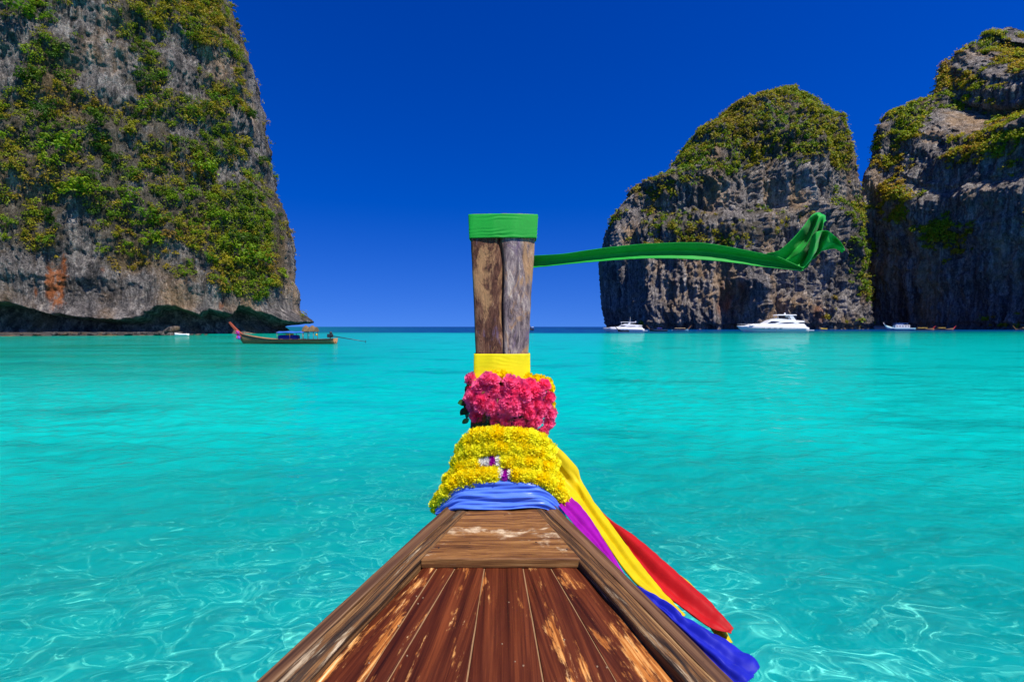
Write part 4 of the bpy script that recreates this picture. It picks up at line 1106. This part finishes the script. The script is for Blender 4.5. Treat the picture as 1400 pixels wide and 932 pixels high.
def band(name, y0, y1, mat, parent, seed, folds=.0015, groove=.35, nrow=26):
    za, zb = px(0, y1, 2.12).z, px(0, y0, 2.12).z
    if y0 < 300: za, zb = px(0, y1, 2.175).z, px(0, y0, 2.185).z
    rows = []
    for i, z in enumerate(np.linspace(za, zb, nrow)):
        rows.append(post_ring(z, .0055, 0, groove))
    Gd = np.array(rows)
    s = np.linspace(0, 1, 5)
    Gd = np.stack([np.concatenate([np.linspace(Gd[i, j], Gd[i, (j + 1) % Gd.shape[1]], 4)[:-1] for j in range(Gd.shape[1])]) for i in range(nrow)])
    c = Gd.mean(1, keepdims=True); dirv = Gd - c; dirv[..., 2] = 0; dirv /= np.linalg.norm(dirv, axis=2, keepdims=True)
    P = Gd.reshape(-1, 3)
    w = np.sin(P[:, 2] * 420 + 3 * fbm(P * 9 + seed, 2) * 3) * np.clip(.3 + fbm(P * np.array([8, 8, 30]) + seed, 2) * 1.6, 0, 1)
    Gd = Gd + dirv * (w.reshape(Gd.shape[:2])[..., None] * folds)
    nrw, nc = Gd.shape[:2]
    o = np_mesh(name, Gd.reshape(-1, 3), grid_faces(nrw, nc, True), mat); solid(o, .003)
    return keep(o, parent)

def strip(name, edges, mat, parent, nu=70, nv=18, folds=(), thick=.0016, seed=0, rough=.0, fray=0.0):
    """edges: rows of points across the cloth; folds: (amplitude, waves across, phase drift along)"""
    Gd = patch(edges, nu, nv); n = gnormals(Gd)
    u = np.linspace(0, 1, nu)[:, None]; v_ = np.linspace(0, 1, nv)[None]
    h = 0
    for amp, k, dr in folds: h = h + amp * np.sin(2 * math.pi * (k * v_ + dr * u) + seed) * (.4 + .6 * np.sin(math.pi * np.clip(u * 1.1, 0, 1)))
    P = Gd.reshape(-1, 3)
    if rough: h = h + rough * fbm(P * 22 + seed, 2).reshape(nu, nv)
    if not isinstance(h, (int, float)): Gd = Gd + n * h[..., None]
    if fray:
        e = np.random.default_rng(seed + 3).normal(size=nv); dv_ = Gd[-1] - Gd[-3]
        Gd[-1] += dv_ * (.6 * e[:, None] * fray); Gd[-2] += dv_ * (.3 * e[:, None] * fray)
    P = Gd.reshape(-1, 3); wr_ = (.0016 * fbm(P * np.array([30, 30, 30]) + seed, 3) + .0012 * ridged(P * 14 + seed, 2)).reshape(nu, nv)
    Gd = Gd + n * wr_[..., None]
    o = np_mesh(name, Gd.reshape(-1, 3), grid_faces(nu, nv), mat); solid(o, thick)
    return keep(o, parent)

# green sash: band round the top of the post and a streamer blown out to one side
gs = empty('green_scarf', tuple(px(688, 325, 2.2))); tag(gs, 'bright green sash tied round the top of the prow post, streaming in the wind', 'scarf')
band('wrap', 291.5, 325, M['green'], gs, 3, .0022)
D0 = 2.23
top = [(716, 350), (735, 349.5), (770, 347), (810, 341), (860, 335), (910, 332), (960, 332), (1005, 339), (1040, 346), (1062, 350), (1080, 358), (1098, 366)]
bot = [(716, 366), (735, 365), (770, 361.5), (810, 358), (860, 354), (910, 353), (960, 355), (1005, 359.5), (1040, 364.5), (1062, 367), (1080, 369), (1098, 370)]
rows = []
for i, (a, b) in enumerate(zip(top, bot)):
    dd = D0 - .02 * i + (0.02 if i < 2 else 0)
    rows.append([px(a[0], a[1], dd - .012), px(a[0], a[1] * .75 + b[1] * .25, dd), px((a[0] + b[0]) / 2, (a[1] + b[1]) / 2, dd + .012), px(b[0], b[1] * .75 + a[1] * .25, dd + .004), px(b[0], b[1], dd - .010)])
strip('streamer', rows, M['green'], gs, 110, 20, ((.003, 1.0, .5), (.0016, 2.2, 1.3)), .002, 2)
dd = D0 - .02 * 9
def row(pts, d0, ds): return [px(x, y, d0 + q) for (x, y), q in zip(pts, ds)]
# the end of the cloth thrown up into a peak and folding over
strip('streamer_fold', [row([(1048, 347), (1058, 354), (1070, 360), (1084, 366), (1094, 370)], dd, (0, .02, .03, .02, 0)),
                        row([(1064, 344), (1074, 350), (1082, 355), (1092, 362), (1098, 368)], dd, (-.02, .03, .01, .04, 0)),
                        row([(1078, 334), (1086, 341), (1093, 347), (1099, 354), (1104, 362)], dd, (-.03, .02, -.02, .05, 0)),
                        row([(1090, 322), (1097, 329), (1103, 334), (1108, 341), (1109, 352)], dd, (-.03, .03, -.02, .05, -.01)),
                        row([(1098, 312), (1104, 318), (1109, 323), (1113, 329), (1113, 340)], dd, (-.03, .02, -.02, .04, -.02)),
                        row([(1105, 302), (1110, 307), (1114, 311), (1118, 316), (1118, 327)], dd, (-.02, .02, -.02, .02, -.02)),
                        row([(1109, 296), (1114, 298), (1118, 301), (1122, 305), (1123, 314)], dd, (-.02, .0, -.02, .0, -.02)),
                        row([(1113, 292), (1117, 292), (1122, 294), (1126, 298), (1127, 304)], dd, (-.01, -.01, -.01, -.01, -.01)),
                        row([(1118, 291), (1122, 291), (1127, 294), (1129, 298), (1130, 302)], dd, (.02, .02, .02, .02, .02))],
      M['green'], gs, 70, 40, ((.004, 2.0, .4),), .002, 1)
strip('streamer_tip', [row([(1111, 322), (1107, 334), (1104, 348), (1100, 358), (1095, 369)], dd - .03, (0, .01, .0, .01, .0)),
                       row([(1117, 317), (1116, 330), (1113, 342), (1109, 352), (1104, 362)], dd - .03, (-.02, -.03, -.02, -.01, .0)),
                       row([(1126, 315), (1124, 324), (1121, 333), (1117, 342), (1112, 353)], dd - .03, (0, .02, .02, .03, .02)),
                       row([(1134, 317), (1132, 323), (1129, 330), (1125, 338), (1121, 345)], dd - .03, (-.02, -.02, -.01, .0, .0)),
                       row([(1143, 325), (1141, 328), (1138, 333), (1135, 337), (1132, 341)], dd - .03, (-.01, .01, .01, .02, .02)),
                       row([(1150, 333), (1149, 335), (1147, 337), (1145, 339), (1143, 340)], dd - .03, (-.01, .0, .0, .01, .02)),
                       row([(1155, 341), (1155, 342), (1154, 343), (1153, 344), (1151, 345)], dd - .03, (0, .0, .0, .01, .02))],
      M['green'], gs, 60, 34, ((.003, 1.5, .6),), .002, 4)

ys = empty('yellow_scarf', tuple(px(686, 513, 2.1))); tag(ys, 'plain yellow sash wrapped flat round the prow post above the pink flowers', 'scarf')
band('wrap', 483, 520, M['yellow'], ys, 8, .0006)

bs = empty('blue_scarf', tuple(px(686, 700, 1.9))); tag(bs, 'shiny blue sash stretched across the bow below the yellow garlands', 'scarf')
tb = [((596, 694), (596, 704)), ((603, 684), (605, 702)), ((614, 672), (615, 698.5)), ((630, 659), (627, 696)), ((655, 657), (655, 696)), ((690, 656), (690, 696)), ((724, 656), (724, 693.5)), ((738, 658), (744, 695)), ((752, 668), (757, 700.5)), ((763, 684), (766, 704.5)), ((771, 699), (773, 708))]
dB = [1.90, 1.885, 1.87, 1.858, 1.85, 1.848, 1.85, 1.858, 1.87, 1.885, 1.90]
rows = [[px(a[0] * (1 - q) + b[0] * q, a[1] * (1 - q) + b[1] * q, d + .045 * (1 - q) - .004 * math.sin(q * math.pi)) for q in (0, .25, .5, .75, 1)] for (a, b), d in zip(tb, dB)]
Gd = patch(rows, 120, 44); nn = gnormals(Gd); P = Gd.reshape(-1, 3)
u = np.linspace(0, 1, 120)[:, None]; v_ = np.linspace(0, 1, 44)[None]
h = .0042 * np.sin(2 * math.pi * (2.3 * v_ + .5 * np.sin(u * 5) + .3 * u)) + .0028 * np.sin(2 * math.pi * (4.3 * v_ - 1.2 * u + .3 * np.sin(u * 9))) + .0016 * np.sin(2 * math.pi * (8 * v_ + 1.4 * u)) + .004 * fbm(P * np.array([10, 10, 60]), 3).reshape(120, 44)
o = np_mesh('wrap', (Gd + nn * h[..., None]).reshape(-1, 3), grid_faces(120, 44), M['blue_satin']); solid(o, .002); keep(o, bs)

# long cloths trailing outside the hull
def trail(name, label, up, lo, mat, dup, dlo, folds, nu=90, nv=20, seed=0, mid=.5, bulge=.012, rough=.004, fray=0.0):
    root = empty(name, tuple(px(up[0][0], up[0][1], rail_D(up[0][1]) + dup))); tag(root, label, 'scarf')
    n = 12; t = np.linspace(0, 1, n)
    A = cr(up, t); B = cr(lo, t); rows = []
    for i in range(n):
        da = rail_D(max(A[i, 1], 640)) + dup; db = rail_D(max(B[i, 1], 640)) + dlo
        r = []
        for q in (0, .25, .5, .75, 1):
            x = A[i, 0] * (1 - q) + B[i, 0] * q; y = A[i, 1] * (1 - q) + B[i, 1] * q
            r.append(px(x, y, min(da * (1 - q) + db * q - bulge * math.sin(q * math.pi), 2.08)))
        rows.append(r)
    strip('cloth', rows, mat, root, nu, nv, folds, .0018, seed, rough, fray)
    return root
trail('red_scarf', 'red cloth trailing down outside the hull beside the yellow one', [(812, 690), (830, 707), (871, 735), (909, 768), (947, 802), (977, 829), (1002, 860)], [(815, 700), (848, 732), (879, 776), (909, 812), (947, 843), (975, 862), (999, 863)], M['red'], .06, .04, ((.014, 1.15, .25), (.006, 2.7, .8)), seed=2)
trail('yellow_under_scarf', 'thin yellow edge of cloth showing behind the red one', [(930, 786), (948, 802), (960, 814), (968, 826), (985, 845), (1002, 878)], [(928, 795), (940, 815), (952, 830), (960, 842), (978, 868), (992, 880)], M['yellow_tail'], .09, .08, ((.003, 1, .5),), seed=5)
trail('yellow_ribbon', 'long yellow cloth trailing from the garlands down outside the hull', [(742, 600), (752, 604), (773, 621), (792, 647), (807, 677), (833, 712), (871, 764), (901, 803), (937, 841)], [(738, 612), (746, 622), (769, 669), (788, 690), (807, 711), (833, 751), (868, 797), (897, 817), (933, 842)], M['yellow_tail'], .035, .02, ((.009, 1.6, .35), (.004, 3.2, .7)), seed=1)
trail('purple_scarf', 'purple cloth hanging over the gunwale next to the blue sash', [(768, 668), (772, 673), (790, 692), (807, 712), (833, 752), (862, 796)], [(762, 690), (768, 697), (788, 722), (808, 746), (834, 773), (860, 800)], M['purple'], .012, .006, ((.008, 1.3, .4), (.004, 3, .7)), seed=3)
trail('blue_trailing_scarf', 'dark blue cloth with a frayed end hanging over the gunwale', [(866, 797), (880, 803), (901, 811), (931, 837), (962, 856), (984, 871), (1011, 889), (1028, 901), (1038, 913)], [(868, 803), (880, 814), (905, 836), (925, 856), (947, 879), (968, 899), (988, 920), (1003, 935), (1012, 944)], M['blue'], .02, .008, ((.007, 1.8, .8), (.003, 4, 1.2)), seed=6, rough=.010, nu=130, nv=44, fray=1.2)

# ------------------------------------------------------------------ flowers
M['gleaf'] = plain('garland_leaf', (.018, .085, .02, 1), .45, noise=.5, nscale=40)
def petal(name, col, tr=.35):
    m = plain(name, col, .6, spec=.25, noise=.22, nscale=50); N, L = m.node_tree.nodes, m.node_tree.links; b = N['Principled BSDF']
    t = N.new('ShaderNodeBsdfTranslucent'); t.inputs['Color'].default_value = col
    x = N.new('ShaderNodeMixShader'); x.inputs[0].default_value = tr
    L.new(b.outputs[0], x.inputs[1]); L.new(t.outputs[0], x.inputs[2]); L.new(x.outputs[0], N['Material Output'].inputs['Surface']); return m
M['pink'] = petal('pink_petal', (1.0, .155, .37, 1), .5); M['pink2'] = petal('deep_pink_petal', (1.0, .09, .27, 1), .5)
M['ypetal'] = petal('yellow_petal', (1.0, .95, .03, 1), .5); M['ypetal2'] = petal('golden_petal', (1.0, .82, .0, 1), .5)
M['wpetal'] = petal('white_petal', (.85, .83, .80, 1)); M['ppetal'] = petal('violet_petal', (.50, .005, .45, 1))
def rosette(layers, seed, ruffle=.25, w0=.55):
    """layers: (count, reach, lift, width); unit radius flower facing +Z"""
    r = random.Random(seed); V = []; Fc = []
    for li, (n, reach, lift, wd) in enumerate(layers):
        for k in range(n):
            a = 2 * math.pi * (k + .5 * (li % 2) + r.uniform(-.2, .2)) / n; c, s = math.cos(a), math.sin(a)
            rc = reach * r.uniform(.85, 1.12); lf = lift * r.uniform(.85, 1.15)
            for (t, w, z) in ((.08, wd * w0 * .5, 0), (.62, wd * .95, .62), (1.0, wd * .7, 1.0)):
                rr = rc * t; zz_ = lf * z
                for sg in (-1, 0, 1):
                    if sg == 0: rz_ = zz_ - .06 * (t > .3); rd = rr * (1.06 if t == 1 else 1)
                    else: rz_ = zz_ + ruffle * r.uniform(-.3, .5) * t; rd = rr
                    V.append((c * rd - s * w * sg, s * rd + c * w * sg, rz_))
            b = len(V) - 9
            for i in range(2):
                for j in range(2): Fc.append((b + i * 3 + j, b + i * 3 + j + 1, b + i * 3 + j + 4, b + i * 3 + j + 3))
    return V, Fc
def fmesh(name, layers, seed, mat, ruffle=.25):
    v, f = rosette(layers, seed, ruffle); o = mesh_obj(name, v, f, mat); me = o.data; bpy.data.objects.remove(o); return me
carn = [fmesh('carnation', [(12, 1.0, .08, .27), (11, .88, .36, .25), (10, .70, .58, .23), (8, .50, .74, .20), (5, .28, .84, .16)], 30 + k, M['pink'] if k != 2 else M['pink2'], .3) for k in range(4)]
mums = [fmesh('chrysanthemum', [(12, 1.0, .10, .20), (11, .86, .42, .18), (9, .66, .68, .17), (6, .4, .85, .15)], 60 + k, M['ypetal'] if k < 3 else M['ypetal2'], .18) for k in range(5)]
wm = fmesh('white_blossom', [(9, 1.0, .2, .24), (7, .7, .6, .2), (4, .35, .8, .16)], 80, M['wpetal'], .15)
vm = fmesh('violet_blossom', [(9, 1.0, .2, .24), (7, .7, .6, .2), (4, .35, .8, .16)], 81, M['ppetal'], .15)
gold = fmesh('marigold', [(12, 1.0, .05, .26), (11, .9, .4, .24), (10, .7, .7, .22), (7, .45, .9, .2), (4, .2, .98, .16)], 90, M['ypetal2'], .25)
def put(name, me, p, n, s, parent, spin):
    o = bpy.data.objects.new(name, me); COL.objects.link(o); o.parent = parent
    q = Vector(n).normalized().to_track_quat('Z', 'Y')
    o.location = Vector(p) - parent.location
    o.rotation_mode = 'QUATERNION'
    from mathutils import Quaternion
    o.rotation_quaternion = q @ Quaternion((0, 0, 1), spin); o.scale = (s, s, s); return o
fr_ = random.Random(12)
def strand(label, path, D, rad, fs, step, special=(), group=None, mats=mums, nring=5, Dend=.05):
    c0 = px(path[0][0], path[0][1], D)
    root = empty('flower_garland', tuple(c0)); tag(root, label, 'garland', group)
    n = len(path); pts = []
    for i, (x, y) in enumerate(path):
        e = abs(2 * i / (n - 1) - 1) ** 2.5
        pts.append(tuple(px(x, y, D + Dend * e)))
    dense = cr(pts, np.linspace(0, 1, 200)); seg = np.linalg.norm(np.diff(dense, axis=0), axis=1); cum = np.concatenate([[0], np.cumsum(seg)])
    m = max(3, int(cum[-1] / step)); st = [np.array([np.interp(s, cum, dense[:, k]) for k in range(3)]) for s in np.linspace(0, cum[-1], m)]
    v, f = tube([tuple(q) for q in st], rad * .8, 8); keep(mesh_obj('core', v, f, mats[3].materials[0] if mats is mums else M['gleaf']), root)
    for i, q in enumerate(st):
        t = (st[min(i + 1, m - 1)] - st[max(i - 1, 0)]); t /= np.linalg.norm(t); t = Vector(t)
        fwd = Vector((0, -1, .25)); fwd = (fwd - t * fwd.dot(t)).normalized(); side = t.cross(fwd)
        X, Y = proj(np.array([q]))
        for k in range(nring):
            a = (k - (nring - 1) / 2) * (2.5 / (nring - 1)) + fr_.uniform(-.2, .2) + (.25 if i % 2 else -.25)
            d_ = fwd * math.cos(a) + side * math.sin(a)
            me = mats[fr_.randrange(len(mats))]; s = fs * fr_.uniform(.85, 1.2); nm = 'flower'
            for (x0, x1, mm) in special:
                if x0 <= X[0] < x1: me = mm; s = fs * .62; nm = 'blossom'
            put(nm, me, Vector(q) + d_ * rad * fr_.uniform(.75, 1.0), d_ + Vector((fr_.uniform(-.3, .3), fr_.uniform(-.3, .3), fr_.uniform(-.2, .35))), s, root, fr_.uniform(0, 6))
    return root
strand('yellow chrysanthemum garland topmost of four, just under the pink flowers', [(633, 616), (645, 601), (668, 595), (692, 595), (716, 597), (736, 602), (749, 616)], 1.962, .020, .0235, .0205)
strand('yellow chrysanthemum garland second of four below the pink flowers', [(628, 634), (641, 619), (666, 613), (692, 612), (718, 614), (740, 620), (754, 636)], 1.950, .020, .0235, .0205)
strand('yellow chrysanthemum garland third of four, with a small white and violet band', [(616, 658), (634, 639), (660, 632), (690, 630), (718, 632), (744, 639), (760, 660)], 1.935, .020, .0235, .0195, ((658, 667.5, wm), (667.5, 675, vm), (675, 683, wm)))
strand('yellow chrysanthemum garland lowest of four, with a larger white and violet band', [(600, 690), (608, 676), (622, 661), (644, 652), (672, 649), (700, 649), (726, 651), (746, 658), (760, 671), (769, 686)], 1.912, .020, .0235, .0190, ((678, 684.5, wm), (684.5, 691.5, vm), (691.5, 699, wm)))
# pink garland with its leaves
pg = empty('pink_flower_garland', tuple(px(690, 560, 2.0))); tag(pg, 'thick pink carnation garland with dark leaves tied round the prow post', 'garland')
pos = []
for y, x0, x1, n in ((521, 646, 742, 7), (535, 641, 748, 8), (548, 642, 749, 8), (561, 645, 751, 8), (573, 652, 752, 6), (584, 704, 742, 3), (528, 655, 735, 5), (555, 655, 740, 5)):
    for k in range(n):
        x = x0 + (x1 - x0) * k / max(n - 1, 1) + fr_.uniform(-4, 4); yy = y + fr_.uniform(-3.5, 3.5) + (x - 690) * .10
        if yy > 578 and x < 690: continue
        pos.append((x, yy))
for x, y in pos:
    e = (x - 694) / 62; D = 1.985 + .075 * e * e + fr_.uniform(-.014, .014) + .0005 * abs(y - 550)
    put('flower', carn[fr_.randrange(4)], px(x, y, D), (e * .8 + fr_.uniform(-.35, .35), -1, .25 - (y - 548) / 60 + fr_.uniform(-.3, .3)), fr_.uniform(.026, .034), pg, fr_.uniform(0, 6))
for k in range(9):                                          # flowers carried on round the back of the post
    a = k / 8 * math.pi; p = px(690, 548, 2.17); q = Vector((p.x + .15 * math.cos(a), p.y + .06 * math.sin(a) + .03, p.z + fr_.uniform(-.03, .03)))
    put('flower', carn[k % 4], q, (math.cos(a), math.sin(a), .1), .032, pg, 0)
def leaf_mesh():
    V = []; Fc = []
    for i, t in enumerate(np.linspace(0, 1, 6)):
        w = .32 * math.sin(math.pi * min(1, t * .93 + .05)) ** .8
        for sg in (-1, 0, 1): V.append((w * sg, t, .12 * abs(sg) + .25 * t * t))
    for i in range(5):
        for j in range(2): Fc.append((i * 3 + j, i * 3 + j + 1, i * 3 + j + 4, i * 3 + j + 3))
    o = mesh_obj('leaf', V, Fc, M['gleaf']); me = o.data; bpy.data.objects.remove(o); return me
lf = leaf_mesh()
for k in range(46):
    if k < 16: x, y = 637 + fr_.uniform(-1, 9), fr_.uniform(527, 572)
    else: x, y = fr_.uniform(646, 718), fr_.uniform(574, 591)
    e = (x - 694) / 62
    put('leaf', lf, px(x, y, 2.005 + .06 * e * e), (fr_.uniform(-1, 1), -1 + fr_.uniform(-.5, .6), fr_.uniform(-.6, 1)), fr_.uniform(.025, .045), pg, fr_.uniform(0, 6))
mg = empty('marigold_garland', tuple(px(745, 540, 2.06))); tag(mg, 'golden marigold garland half hidden behind the pink carnations', 'garland')
for x, y in ((676, 514), (687, 513), (697, 515), (722, 517), (731, 519), (740, 520), (748, 523), (753, 530), (752, 541), (752, 552), (754, 561), (751, 571), (744, 527), (748, 546), (750, 580)):
    e = (x - 694) / 62
    put('flower', gold, px(x + fr_.uniform(-1, 1), y, 2.055 + .035 * e * e), (e * .7, -1, fr_.uniform(-.1, .5)), fr_.uniform(.02, .026), mg, fr_.uniform(0, 6))
